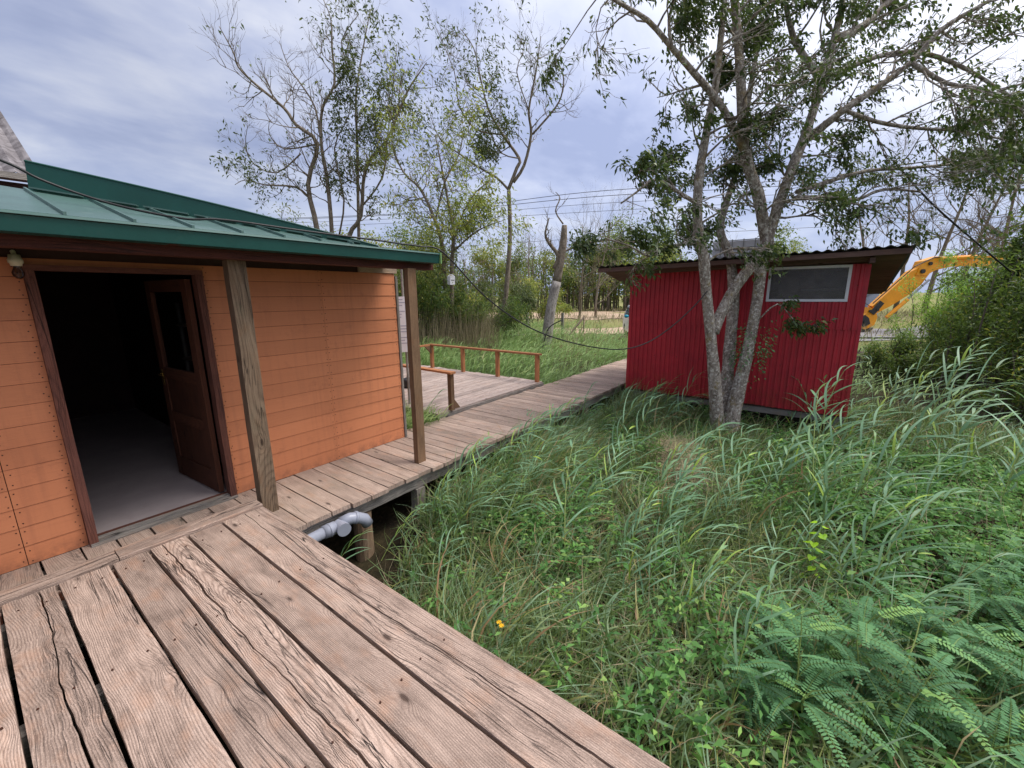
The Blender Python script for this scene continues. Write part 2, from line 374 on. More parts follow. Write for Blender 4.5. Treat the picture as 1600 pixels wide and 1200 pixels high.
def bark(name,a,b,lich=None,sc=9.,lamt=.8):
    t=NT(name);p=t.pos();x,y,z=t.sep(p)
    q=t.comb(x,y,t.math('MULTIPLY',z,.45))
    n=t.noise(q,sc,7,.7);n2=t.noise(q,sc*4,4,.6)
    c=t.mix(t.ramp(n,[(.35,0.),(.65,1.)]),a,b)
    c=t.mix(t.ramp(n2,[(.5,0.),(.75,.7)]),c,tuple(v*.4 for v in b[:3])+(1,))
    if lich:
        l=t.noise(p,sc*1.6,5,.7);c=t.mix(t.ramp(l,[(.52,0.),(.6,lamt)]),c,lich)
        l2=t.noise(p,sc*.5,4,.6);c=t.mix(t.ramp(l2,[(.57,0.),(.68,.55)]),c,srgb(140,120,60))
    t.pbr(c,.9,t.bump(t.math('ADD',n,t.math('MULTIPLY',n2,.5)),.9,.02),spec=.15);return t.m
M['barkbig']=bark('lichen_bark',srgb(176,166,156),srgb(108,96,86),srgb(214,210,200),14.)
M['bark']=bark('grey_bark',srgb(150,138,124),srgb(100,90,78))
M['barkpale']=bark('bare_wood',srgb(178,172,166),srgb(128,120,114),sc=5.)
def ground():
    t=NT('marsh_soil');p=t.pos();n=t.noise(p,3.,8,.7);n2=t.noise(p,18.,5,.7);big=t.noise(p,.12,4)
    c=t.mix(t.ramp(n,[(.35,0.),(.65,1.)]),srgb(34,30,24),srgb(62,56,40))
    c=t.mix(t.ramp(n2,[(.5,0.),(.75,.5)]),c,srgb(88,74,56))
    vd=t.n.new('ShaderNodeVectorMath');vd.operation='LENGTH';t.L(p,vd.inputs[0])
    far=t.ramp(t.math('DIVIDE',vd.outputs['Value'],60.),[(.2,0.),(.4,1.)])
    fc=t.mix(big,srgb(104,116,62),srgb(150,140,98))
    c=t.mix(far,c,fc)
    t.pbr(c,.95,t.bump(t.math('ADD',n,n2),.7,.03),spec=.1);return t.m
M['ground']=ground()
def sand():
    t=NT('pale_sand');p=t.pos();n=t.noise(p,.6,6,.7);n2=t.noise(p,6.,5)
    c=t.mix(t.ramp(n,[(.3,0.),(.7,1.)]),srgb(196,172,150),srgb(164,142,120))
    c=t.mix(t.ramp(n2,[(.5,0.),(.75,.5)]),c,srgb(130,120,90));t.pbr(c,.95,spec=.1);return t.m
M['sand']=sand()
def gravel():
    t=NT('grey_gravel');p=t.pos();n=t.noise(p,8.,7,.75)
    t.pbr(t.mix(t.ramp(n,[(.3,0.),(.7,1.)]),srgb(160,158,160),srgb(112,110,112)),.95,spec=.1);return t.m
M['gravel']=gravel()
# ------------------------------------------------------------------ ground
def smooth(a,b,x): 
    t=np.clip((x-a)/(b-a),0,1);return t*t*(3-2*t)
def gz(x,y):
    x=np.asarray(x,float);y=np.asarray(y,float)
    d=x*fh[0]+y*fh[1]
    z=-.46+.36*smooth(10,21,d)
    z=z+.06*np.sin(x*1.3+.5)*np.cos(y*1.1)+.03*np.sin(x*3.1+y*2.3)
    z=z+.35*smooth(-2.5,-6.,y)*smooth(6,10,x)      # bank on the right
    # hollow below the walkway beside the deck
    z=z-.25*np.exp(-((x-1.75)**2/.5+(y-3.3)**2/.8))
    return z
def grid_sheet(name,xs,ys,mat,dz=0.,kind='structure'):
    X,Y=np.meshgrid(xs,ys);Z=gz(X,Y)+dz
    V=np.stack([X,Y,Z],-1).reshape(-1,3);nx=len(xs);ny=len(ys)
    i,j=np.meshgrid(np.arange(nx-1),np.arange(ny-1));a=(j*nx+i).ravel()
    Fq=np.stack([a,a+1,a+nx+1,a+nx],-1)
    o=npmesh(name,V,Fq,np.zeros(len(Fq)),mat,smooth=True);tag(o,kind=kind);return o
def axis(n,fine,far): 
    a=np.linspace(0,1,n);return a
xs=np.concatenate([[-400,-150,-60,-25,-12],np.arange(-6,16,.25),np.arange(16,40,1.),[45,60,90,140,250,500,900]])
grid_sheet('ground',xs,xs.copy(),M['ground'])
def strip(name,d0,d1,s0,s1,mat,dz,n=60,wob=.6):
    """a band of ground from distance d0 to d1 ahead, s0..s1 sideways"""
    S=np.linspace(s0,s1,n);V=[]
    K=8
    for k in range(K+1):
        for s in S:
            w=wob*(math.sin(s*.7+k*1.7)+.5*math.sin(s*1.9))*(1 if k in(0,K) else 0)
            d=d0+(d1-d0)*k/K+w
            p=fh*d+rt0*s;V.append((p[0],p[1],float(gz(p[0],p[1]))+dz))
    Fq=[(k*n+i,k*n+i+1,(k+1)*n+i+1,(k+1)*n+i) for k in range(K) for i in range(n-1)]
    o=npmesh(name,np.array(V),np.array(Fq),np.zeros(len(Fq)),mat,smooth=True);tag(o,kind='structure');return o
strip('sandy_road',33,47,-60,26,M['sand'],.05,90)
strip('sandy_path',20.5,24,-14,7,M['sand'],.03,60,.4)
strip('gravel_track',17.5,22,14.2,24,M['gravel'],.03,40,.2)
# ------------------------------------------------------------------ foreground deck
ZD=.15
t=thing('wooden_deck','wide weathered plank deck with long splits in the foreground','deck',(0,0,0))
gaps=[-1.85,-1.62,-1.41,-1.18,-.96,-.75,-.54,-.32,-.1,.12,.352,.542,.753,.967,1.262]
mb=MB()
for i in range(len(gaps)-1):
    g0,g1=gaps[i]+.009,gaps[i+1]-.009
    if i==len(gaps)-2: g1=1.262
    if i in (len(gaps)-2,len(gaps)-4,8):
        sp_=g0+(g1-g0)*{len(gaps)-2:.47,len(gaps)-4:.3,8:.62}[i];rr_=random.random();n_=90;e_=3.45;wob=[0.]
        for k in range(n_): wob.append(wob[-1]*.97+random.gauss(0,.0032))
        for side in (0,1):
            b_=len(mb.v);z_=ZD
            for k in range(n_+1):
                y_=-2.2+(e_+2.2)*k/n_;c_=sp_+wob[k]+.010*math.sin(y_*2.1);gp_=.0024+.0030*(.5+.5*math.sin(y_*3.3+i))
                xa,xb=(g0,c_-gp_) if side==0 else (c_+gp_,g1)
                for X_,Z_ in ((xa,z_),(xb,z_),(xb,z_-.05),(xa,z_-.05)): mb.v.append((X_,y_,Z_))
            for k in range(n_):
                A_=b_+k*4;y_=(e_+2.2)*k/n_;y2_=(e_+2.2)*(k+1)/n_
                for a0_,a1_ in ((0,1),(1,2),(2,3),(3,0)):
                    u0_=mb.v[A_+a0_][0]-g0;u1_=mb.v[A_+a1_][0]-g0
                    if a0_ in(1,3): u1_=u0_+.05*(1 if a0_==1 else -1)
                    mb.face((A_+a1_,A_+a0_,A_+4+a0_,A_+4+a1_)[::-1],[(u1_,y_),(u0_,y_),(u0_,y2_),(u1_,y2_)][::-1],rr_)
            mb.face((b_+3,b_+2,b_+1,b_),None,rr_);q_=b_+n_*4;mb.face((q_,q_+1,q_+2,q_+3),[(0,0),(.1,0),(.1,.05),(0,.05)],rr_)
        continue
    end=3.45+random.uniform(-.008,.008)
    dz=random.uniform(-.004,.004)
    mb.beam(((g0+g1)/2,-2.2,ZD-.025+dz),((g0+g1)/2,end,ZD-.025+dz),(g1-g0,0,0),(0,0,.05),r=random.random(),seg=70,jit=.0016,bev=.004)
mb.build('deck_planks',M['deck'],t)
mb=MB()
for g0,g1 in zip(gaps[:-1],gaps[1:]):
    for y in (3.3,2.4,1.3,.2):
        for f in (.25,.74): 
            x_=g0+(g1-g0)*f+random.uniform(-.01,.01);y_=y+random.uniform(-.02,.02);mb.tube([(x_,y_,ZD-.003),(x_,y_,ZD+.0052)],.0045,7)
mb.build('nail_heads',M['nail'],t)['kind']='stuff'
mb=MB()
mb.beam((-1.9,3.527,ZD-.012),(.395,3.527,ZD-.012),(0,.148,0),(0,0,.06),seg=40,jit=.002,bev=.006)
mb.beam((.40,3.530,ZD-.008),(1.262,3.530,ZD-.008),(0,.15,0),(0,0,.06),seg=20,jit=.002,bev=.006)
mb.build('end_board',M['deck'],t)
mb=MB()
for y in (-2,-1,0.2,1.3,2.4,3.3): mb.box((-1.9,y-.04,ZD-.2),(1.23,y+.04,ZD-.055))
mb.box((1.19,-2.1,-.16),(1.235,3.3,.092))
for x,y in ((1.1,3.1),(1.1,1.2),(-.8,3.1),(1.1,-.8)): mb.tube([(x,y,-1.2),(x,y,-.06)],.09,10)
mb.build('joists',M['greywood'],t)
# ------------------------------------------------------------------ walkway
t=thing('boardwalk','plank boardwalk running along the orange cabin to the red shed','boardwalk',(0,0,0))
mb=MB()
edges=[-1.5,-1.3,-1.1,-.9,-.7,-.5,-.3,-.1,.1,.3,.485,.685,.885,1.08,1.285,1.46,1.68,1.865,2.06,2.255,2.46,2.64,2.81,2.98,3.12,3.3]
x=3.3
while x<16.6:
    x+=random.uniform(.13,.2);edges.append(x)
for a,b in zip(edges[:-1],edges[1:]):
    y0=3.17+random.uniform(-.012,.015);y1=4.212 if b<=3.31 else 4.43+random.uniform(-.02,.02)
    g=.006 if b<3.4 else .004
    mb.beam(((a+b)/2,y0,-.02+random.uniform(-.003,.003)),((a+b)/2,y1,-.02+random.uniform(-.003,.003)),(b-a-2*g,0,0),(0,0,.04),seg=8,jit=.0015,bev=.003)
mb.build('walkway_planks',M['walk'],t)
mb=MB()
for y in (3.26,4.1): mb.box((-1.5,y-.04,-.17),(16.5,y+.04,-.045))
mb.build('stringer',M['greywood'],t)
for (x,y,r) in ((2.03,3.3,.085),(4.6,3.3,.08),(6.6,3.3,.08),(4.6,4.1,.08),(9,3.3,.08),(11.5,3.3,.08)):
    mb=MB();g=float(gz(x,y));mb.tube([(x,y,g-.4),(x,y,-.3),(x+.005,y,-.19)],[r*1.08,r,r*.98],14)
    mb.build('pile',M['post'],t,smooth=False)
mb=MB();mb.box((2.62,3.2,-1.),(2.73,3.3,-.18));mb.build('pile',M['greywood'],t)
# pipe
t=thing('drain_pipe','grey plastic drain pipe with capped branch under the boardwalk edge','pipe',(1.7,3.1,-.13))
mb=MB();o=np.array((1.7,3.1,-.13))
zc=-.115
mb.tube([(1.2,3.13,zc-.02),(1.58,3.125,zc)],.047,20)
mb.build('pipe_run',M['pvc'],t,smooth=True,origin=o)
mb=MB();mb.tube([(1.56,3.125,zc),(1.66,3.12,zc)],.056,20);mb.tube([(1.655,3.12,zc),(1.74,3.12,zc)],.05,20)
mb.tube([(1.60,3.12,zc),(1.612,3.12,zc)],.060,20)
mb.build('collar',M['pvc'],t,origin=o,smooth=True)
mb=MB();mb.tube([(1.705,3.14,zc),(1.69,3.04,zc)],.052,20);mb.tube([(1.691,3.045,zc),(1.686,3.02,zc)],.057,20);mb.build('end_cap',M['pvc'],t,origin=o)
mb=MB();mb.tube([(1.72,3.13,zc+.01),(1.80,3.12,zc+.02),(1.87,3.1,zc+.0),(1.92,3.09,zc-.03),(1.95,3.09,zc-.09)],.05,20)
mb.tube([(1.84,3.11,zc+.012),(1.86,3.105,zc+.006)],.056,20);mb.build('elbow',M['pvc'],t,origin=o,smooth=True)
# ------------------------------------------------------------------ platform with railing
t=thing('railed_platform','low plank platform with orange timber railing beside the boardwalk','platform',(5.6,6,0))
o=np.array((5.6,6,0.));zp=.07
mb=MB();y=4.47
while y<8.6:
    w=random.uniform(.14,.19)
    mb.beam((4.12+random.uniform(-.02,.02),y+w/2,zp-.02),(7.05+random.uniform(-.03,.03),y+w/2,zp-.02),(0,w-.01,0),(0,0,.04),seg=6,jit=.0015)
    y+=w
mb.build('platform_planks',M['plat'],t,origin=o)
mb=MB();mb.box((4.12,4.45,-.08),(7.05,4.478,.045));mb.box((4.14,4.5,-.1),(4.2,8.5,.03));mb.box((6.95,4.5,-.1),(7.0,8.5,.03))
for x,y in ((4.25,4.6),(4.25,7.),(6.9,4.6),(6.9,7.)): mb.box((x-.06,y-.06,-1),(x+.06,y+.06,.03))
mb.build('platform_frame',M['greywood'],t,origin=o)
def rpost(x,y,h=.58,w=.07):
    mb=MB();mb.box((x-w/2,y-w/2,zp),(x+w/2,y+w/2,zp+h-.02),axis=2);return mb
for (x,y) in ((6.93,4.53),(6.93,5.55),(6.93,6.57),(6.93,7.6),(4.42,4.46),(4.42,5.9),(5.6,7.6)):
    rpost(x,y,.57 if x>5 else .6).build('railing_post',M['rail'] if x>5 else M['postred'],t,origin=o)
mb=MB()
mb.beam((6.93,4.45,.635),(6.93,7.66,.635),(.11,0,0),(0,0,.035));mb.build('handrail',M['rail'],t,origin=o)
mb=MB();mb.beam((6.86,7.62,.63),(4.3,7.62,.63),(0,.1,0),(0,0,.035));mb.build('handrail',M['rail'],t,origin=o)
mb=MB();mb.beam((4.42,4.4,.655),(4.42,7.56,.675),(.11,0,0),(0,0,.03));mb.build('handrail',M['rail'],t,origin=o)
mb=MB();mb.prism([(4.46,4.47,zp+.002),(4.62,4.47,zp+.002),(4.46,4.47,zp+.2)],(0,.04,0),.3);mb.build('brace',M['postred'],t,origin=o);mb=MB();mb.prism([(6.9,7.57,.61),(6.7,7.57,.61),(6.9,7.57,.42)],(0,.04,0),.3)
mb.build('brace',M['postred'],t,origin=o)
# black pot on platform
t=thing('black_pot','small black pot standing on the railed platform behind the porch post','pot',(5.1,6.3,zp))
def lathe(prof,n=24,c=(0,0,0)):
    m=MB()
    for z,r in prof:
        m.add([(c[0]+r*math.cos(2*math.pi*i/n),c[1]+r*math.sin(2*math.pi*i/n),c[2]+z) for i in range(n)])
    for k in range(len(prof)-1):
        for i in range(n):
            j=(i+1)%n;m.face((k*n+i,k*n+j,(k+1)*n+j,(k+1)*n+i))
    m.face(list(range(n))[::-1]);m.face([(len(prof)-1)*n+i for i in range(n)]);return m
lathe([(0,.09),(.02,.12),(.1,.14),(.16,.13),(.17,.12),(.19,.06),(.2,.02),(.22,.025),(.23,.0)]).build('pot_body',M['black'],t,smooth=True)
m=MB();m.tube([(0,-.135,.12),(0,-.2,.15),(0,-.28,.16)],.012,6);m.build('handle',M['black'],t)
# ------------------------------------------------------------------ orange cabin
cab=thing('orange_cabin','orange board cabin with green metal lean-to roof and open doorway','cabin',(0,0,0))
YW=4.22;XR=3.3
def siding(mb,x0,x1,z0,z1,first=0):
    bh=.1385;k=0;z=z0
    while z<z1-.004:
        zt=min(z+bh,z1);r=random.random()
        # lapped board: bottom edge proud of the one below
        yb=YW-.010;yt=YW-.004
        b=mb.add([(x0,yb,z+.003),(x1,yb,z+.003),(x1,yt,zt),(x0,yt,zt),(x0,YW+.01,z+.003),(x1,YW+.01,z+.003)])
        mb.face((b,b+1,b+2,b+3),[(0,x0),(0,x1),(bh,x1),(bh,x0)],r)
        mb.face((b+4,b+5,b+1,b),[(0,x0),(0,x1),(.01,x1),(.01,x0)],r)
        b2=mb.add([(x0,YW+.01,z+.003),(x0,YW+.01,zt),(x1,YW+.01,z+.003),(x1,YW+.01,zt)])
        mb.face((b,b+3,b2+1,b2),None,r);mb.face((b+1,b2+2,b2+3,b+2),None,r)
        z=zt
mb=MB()
siding(mb,1.325,2.3665,.0,2.06);siding(mb,2.368,XR-.0,.0,2.06)
siding(mb,.05,.345,.0,2.06);siding(mb,-3.,.046,.0,2.06);siding(mb,.345,1.325,2.0,2.06)
mb.build('wall',M['orange'],cab)
mb=MB()
for k in range(15):
    z=.1385*k
    for x in (2.35,2.385,XR-.03,1.345,1.36,.325,.31,.03,.07,-1.2):
        for dz in ((.03,.105) if x not in (1.36,.31) else (.06,)):
            zz=z+dz+random.uniform(-.008,.008);yy=YW-.010+.006*(dz/.1385)-.0008
            xx=x+random.uniform(-.006,.006)
            mb.tube([(xx,yy+.003,zz),(xx,yy-.0012,zz)],.0042,7)
mb.build('nail_heads',M['nail'],cab)['kind']='stuff'
mb=MB();mb.box((XR+.002,YW-.022,-.02),(XR+.032,YW+.06,2.03),axis=2);mb.build('corner_board',M['greywood'],cab)
mb=MB();mb.box((2.82,YW-.02,2.063),(XR+.03,YW+.05,2.13));mb.build('wall_plate',M['pale'],cab)
# structure behind the siding: side wall and room
mb=MB()
mb.box((XR-.08,YW+.065,-.1),(XR+.028,9.,2.3))              # right side wall
mb.build('side_wall',M['orange'],cab)
mb=MB()
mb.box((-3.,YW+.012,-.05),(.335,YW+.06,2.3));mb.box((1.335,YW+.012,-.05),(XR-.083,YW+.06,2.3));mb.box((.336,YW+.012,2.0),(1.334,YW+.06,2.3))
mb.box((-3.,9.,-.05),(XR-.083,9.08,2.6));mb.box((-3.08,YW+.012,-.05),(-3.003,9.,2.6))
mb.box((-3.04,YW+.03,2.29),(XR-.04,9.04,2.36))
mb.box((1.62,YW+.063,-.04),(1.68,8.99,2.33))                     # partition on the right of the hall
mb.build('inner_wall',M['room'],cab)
mb=MB()
mb.box((-3,YW+.02,-.06),(1.615,5.55,.03),axis=0);mb.box((-3,5.556,-.06),(1.615,8.9,.028),axis=0);mb.build('floor',M['ply'],cab)
# door frame
mb=MB()
mb.beam((.37,YW-.01,0),(.37,YW-.01,2.0),(.05,0,0),(0,.1,0),seg=10,jit=.0015);mb.beam((1.30,YW-.01,0),(1.30,YW-.01,2.0),(.05,0,0),(0,.1,0),seg=10,jit=.0015)
mb.beam((.345,YW-.012,2.0),(1.325,YW-.012,2.0),(0,0,.035),(0,.1,0),seg=6)
mb.build('door_frame',M['frame'],cab)
mb=MB();mb.box((.396,YW-.03,.0),(1.274,YW+.02,.032),axis=0);mb.build('threshold',M['greywood'],cab)
mb=MB();mb.box((.396,YW+.022,.03),(1.274,YW+.04,.042),axis=0);mb.build('floor_edge',M['frame'],cab)
mb=MB();mb.box((.35,YW-.085,.001),(1.32,YW-.063+.02,.018),axis=0);mb.build('door_step',M['greywood'],cab)
# door leaf, hinged right, swung inwards
hx,hy=1.262,YW+.05;ang=math.radians(97)
ux=np.array([math.cos(ang),math.sin(ang),0.]);ux=np.array([-.08,1.,0]);ux/=np.linalg.norm(ux);nx=np.array([-1.,-.08,0])/math.hypot(1,.08)
Wd=.86
def dbar(mb,s0,s1,z0,z1,n0,n1,vert=True):
    a=np.array([hx,hy,0])+ux*s0+nx*n0;dv=ux*(s1-s0);dn=nx*(n1-n0)
    c=a+dv/2+dn/2
    if vert: mb.beam(c+[0,0,z0],c+[0,0,z1],dv,dn)
    else: mb.beam(a+dn/2+[0,0,(z0+z1)/2],a+dn/2+dv+[0,0,(z0+z1)/2],(0,0,z1-z0),dn)
mb=MB()
dbar(mb,0,.1,.05,1.95,0,.04);dbar(mb,Wd-.1,Wd,.05,1.95,0,.04)
for z0,z1 in ((.05,.25),(.62,.72),(1.05,1.15),(1.85,1.95)): dbar(mb,.102,Wd-.102,z0,z1,.001,.039,False)
dbar(mb,.1,Wd-.1,.25,.62,.012,.028);dbar(mb,.1,Wd-.1,.72,1.05,.012,.028)
door=mb.build('door',M['door'],cab)
mb=MB();dbar(mb,.1,Wd-.1,1.15,1.85,.017,.022);mb.build('pane',M['glass'],door)
tc=NT('curtain_cloth');tc.pbr((.05,.045,.05,1),.9)
mb=MB()
n=26;P=[]
for i in range(n+1):
    s=.1+(Wd-.2)*i/n;w=.006*math.sin(i*1.6);P.append(np.array([hx,hy,0])+ux*s+nx*(.006+w*.4))
for i in range(n): 
    b=mb.add([P[i]+[0,0,1.16],P[i+1]+[0,0,1.16],P[i+1]+[0,0,1.84],P[i]+[0,0,1.84]]);mb.face((b,b+1,b+2,b+3),None,.2)
mb.build('curtain',tc.m,door)
mb=MB();c=np.array([hx,hy,0])+ux*(Wd-.05)
mb.tube([c+nx*.04+[0,0,1.08],c+nx*.07+[0,0,1.08]],.012,10);mb.tube([c+nx*.07+[0,0,1.08],c+nx*.072-ux*.1+[0,0,1.08]],.009,8)
b0=c+nx*.043
mb.beam(b0+[0,0,.98],b0+[0,0,1.13],ux*.035,nx*.004);mb.build('handle',M['brass'],door)
# porch posts, beam, rafters
mb=MB();mb.beam((1.372,3.64,-.1),(1.372,3.64,2.07),(.125,0,0),(0,.10,0),r=.37,seg=14,jit=.0015,bev=.006);mb.build('post',M['post'],cab)
mb=MB();mb.beam((2.868,3.42,-.3),(2.868,3.42,2.07),(.105,0,0),(0,.075,0),r=.81,seg=14,jit=.001,bev=.005);mb.build('post',M['postred'],cab)
mb=MB();mb.beam((-3.,3.53,2.135),(3.24,3.53,2.135),(0,.13,0),(0,0,.13),seg=20,jit=.001,bev=.01);mb.build('porch_beam',M['beam'],cab)
SL=.25
for x in (-2,-1.,.05,.95,1.9,2.6,3.13):
    mb=MB();mb2=MB()
    mb.beam((x,3.36,2.17),(x,4.25,2.19),(.06,0,0),(0,0,.08))
    mb.build('rafter',M['beam'],cab)
mb=MB();mb.beam((3.17,3.8,2.12),(3.42,3.8,2.11),(0,.08,0),(0,0,.03));mb.build('batten',M['pale'],cab)
# gutter: folded channel
def extr(mb,prof,x0,x1,r=0.,thick=.004):
    for (a,b) in zip(prof[:-1],prof[1:]):
        a=np.array([x0,a[0],a[1]]);b=np.array([x0,b[0],b[1]])
        d=b-a;n=np.array([0,-d[2],d[1]]);n=n/np.linalg.norm(n)*thick
        mb.prism([a,b,b+n,a+n],(x1-x0,0,0),r)
mb=MB()
extr(mb,[(3.335,2.135),(3.325,2.215)],-3.2,3.2);extr(mb,[(3.312,2.217),(3.325,2.232),(3.36,2.236)],-3.2,3.2);extr(mb,[(3.34,2.132),(3.45,2.132)],-3.2,3.2)
mb.build('gutter',M['gutter'],cab)
mb=MB();mb.box((3.201,3.305,2.13),(3.216,3.46,2.24));mb.build('gutter_end',M['lime'],cab)
# light roof sheets with standing seams
def rooz(y): return 2.238+SL*(y-3.35)
A=np.array([.5,4.59,rooz(4.59)]);B=np.array([2.42,3.362,rooz(3.362)])
dv=B-A;dv/=np.linalg.norm(dv)
rf=MB();A0=A-dv*4.2
rf.prism([(-3.2,3.355,rooz(3.355)),tuple(B),tuple(A),(-1.6,5.935,rooz(5.935)),(-3.2,5.94,rooz(5.94))],(0,0,-.012),.3)
rf.prism([(2.425,3.358,2.236),(3.2,3.358,2.236),(3.2,4.3,2.25),(.96,4.3,2.25)],(0,0,-.012),.3)
x=-3.0
while x<2.35:
    ye=min(5.9,3.362+(2.42-x)*.64)-.05
    if ye>3.4: rf.beam((x,3.36,rooz(3.36)+.009),(x,ye,rooz(ye)+.009),(.014,0,0),(0,0,.02),r=.6)
    x+=.29
roof=rf.build('roof',M['rooflight'],cab)
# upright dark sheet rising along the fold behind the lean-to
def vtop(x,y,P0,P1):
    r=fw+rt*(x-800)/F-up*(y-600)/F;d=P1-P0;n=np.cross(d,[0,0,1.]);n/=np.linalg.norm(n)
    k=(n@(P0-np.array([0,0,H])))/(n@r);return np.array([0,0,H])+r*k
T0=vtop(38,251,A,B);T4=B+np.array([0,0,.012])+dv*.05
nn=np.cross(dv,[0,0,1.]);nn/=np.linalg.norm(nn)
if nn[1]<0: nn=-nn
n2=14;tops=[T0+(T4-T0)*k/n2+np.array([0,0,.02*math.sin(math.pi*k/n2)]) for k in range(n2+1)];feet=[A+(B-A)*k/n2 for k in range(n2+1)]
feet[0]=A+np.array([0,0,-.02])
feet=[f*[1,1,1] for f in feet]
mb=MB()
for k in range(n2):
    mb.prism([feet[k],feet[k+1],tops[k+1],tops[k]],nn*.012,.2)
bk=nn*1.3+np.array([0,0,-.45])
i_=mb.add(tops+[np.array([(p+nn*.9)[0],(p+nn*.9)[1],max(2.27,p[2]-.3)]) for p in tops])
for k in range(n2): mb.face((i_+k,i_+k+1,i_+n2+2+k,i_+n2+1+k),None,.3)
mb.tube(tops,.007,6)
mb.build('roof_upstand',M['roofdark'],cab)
mb=MB()
for q in range(0,7):
    p=A+(B-A)*((q+.1)/7.3);mb.beam(p-nn*.03+[0,0,.012],p+dv*.27-nn*.03+[0,0,.012],-nn*.05,(0,0,.01),r=.5)
mb.build('flashing',M['rooflight'],roof)
# old corrugated roof of the taller part at far left
D=3.4
def quadgrid(mb,a,b,c,d,nu,nv,amp,waves,nrm,thick=.008):
    base=len(mb.v)
    for side in (0,1):
        for j in range(nv+1):
            for i in range(nu+1):
                u=i/nu;v=j/nv;p=(a*(1-u)+b*u)*(1-v)+(d*(1-u)+c*u)*v
                mb.v.append(tuple(p+nrm*(amp*math.cos(u*waves*2*math.pi)-side*thick)))
    N=(nu+1)*(nv+1)
    for side in (0,1):
        for j in range(nv):
            for i in range(nu):
                k=base+side*N+j*(nu+1)+i;q=(k,k+1,k+nu+2,k+nu+1);mb.face(q if side==0 else q[::-1],None,.3)
    for j in range(nv):
        for i in (0,nu):
            k=base+j*(nu+1)+i;mb.face((k,k+nu+1,k+nu+1+N,k+N),None,.3)
    for i in range(nu):
        for j in (0,nv):
            k=base+j*(nu+1)+i;mb.face((k,k+1,k+1+N,k+N),None,.3)
a=W(-260,240,3.1);b=W(29,290,3.6);c=W(50,250,4.3);
mb=MB()
b=W(26,289,3.5);top=W(0,172,4.7);up_=W(-170,-60,6.4)
e1=top-W(48,250,3.95);corner=W(52,256,3.95)
edge=(top-corner);ridge=corner+edge*3.2
low=W(64,277,4.9);edge=(W(0,175,6.)-low)*.35;corner=low
lft=np.array([-1.,0.02,0])
nr=np.cross(lft,edge);nr/=np.linalg.norm(nr); nr=nr if nr[2]>0 else -nr
quadgrid(mb,low-edge*.02,low+lft*3,low+lft*3+edge*3.6,low+edge*3.6,84,12,.028,17,nr)
mb.build('corrugated_roof',M['asb'],cab)
mb=MB();q=low+np.array([.06,.02,-.03]);mb.beam(q+lft*3.2,q+np.array([.03,0,0]),(0,.14,0),(0,0,.06));mb.build('eave_board',M['greywood'],cab)
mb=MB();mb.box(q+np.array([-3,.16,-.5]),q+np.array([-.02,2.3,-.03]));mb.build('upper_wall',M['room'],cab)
mb=MB()
mb.prism([( -3.1,5.6,2.3),(XR,5.6,2.3),(XR,9.08,2.3),(-3.1,9.08,2.3)],(0,0,.05),.2);mb.build('rear_roof',M['roofdark'],cab)
# shelf glimpsed indoors
t=thing('storage_shelf','dim shelf with small boxes inside the dark doorway','shelf',(-.35,6.6,.03))
for z in (.45,.95,1.4):
    mb=MB();mb.box((-.6,-.2,z),(.6,.2,z+.03));mb.build('shelf_board',M['pale'],t)
for x_ in (-.58,.55):
    for y_ in (-.19,.16): mb=MB();mb.box((x_,y_,0),(x_+.03,y_+.03,1.7),axis=2);mb.build('leg',M['greywood'],t)
for i_,(x_,z_,w_,m_) in enumerate(((-.3,.48,.25,'white'),(.2,.48,.2,'cream'),(-.1,.98,.3,'pale'),(.35,1.43,.2,'white'))):
    mb=MB();mb.beam((-.35+x_,6.6,.03+z_),(-.35+x_,6.6,.03+z_+.16),(w_,0,0),(0,.2,0),bev=.01);mb.beam((-.35+x_,6.6,.03+z_+.161),(-.35+x_,6.6,.03+z_+.18),(w_+.015,0,0),(0,.215,0));tag(mb.build('storage_box',M[m_]),['white box on the lowest indoor shelf','cream box beside the white one on the lowest indoor shelf','wooden box on the middle indoor shelf','white box on the top indoor shelf'][i_],'box')
# wall light
t=thing('bulb_lamp','white ceramic lamp holder with clear bulb beside the cabin doorway','lamp',(.325,4.165,2.075))
mb=lathe([(0,.0),(0,.026),(-.025,.03),(-.03,.034),(-.05,.034),(-.055,.028),(-.07,.026)][::-1],20);mb.build('lamp_holder',M['cream'],t,smooth=True)
mb=lathe([(-.15,.0),(-.147,.012),(-.13,.026),(-.11,.029),(-.09,.02),(-.07,.014)],20);mb.build('bulb',M['glass'],t,smooth=True)
mb=MB();mb.tube([(0,0,-.0),(0,.015,.02),(0,.03,.02)],.012,8);mb.build('bracket',M['cream'],t)
# notice board behind the cabin corner
t=thing('notice_board','narrow white printed board on a pole behind the cabin corner','notice board',(4.27,5.27,.0),rz=math.radians(52))
mb=MB();mb.box((-.012,-.13,.93),(.004,.14,1.79));mb.build('panel',M['white'],t)
mb=MB();mb.tube([(.03,0,-.9),(.03,0,2.3)],.018,8);mb.build('pole',M['greywood'],t)
tt=NT('faded_print');tt.pbr(srgb(165,165,180),.6)
for k in range(16):
    z=1.74-.045*k;w=random.uniform(.05,.2)
    if k in(3,7,8,12): continue
    mb=MB();mb.box((-.0145,.1-w,z),(-.0125,.1,z+.014));mb.build('printed_line',tt.m,t)
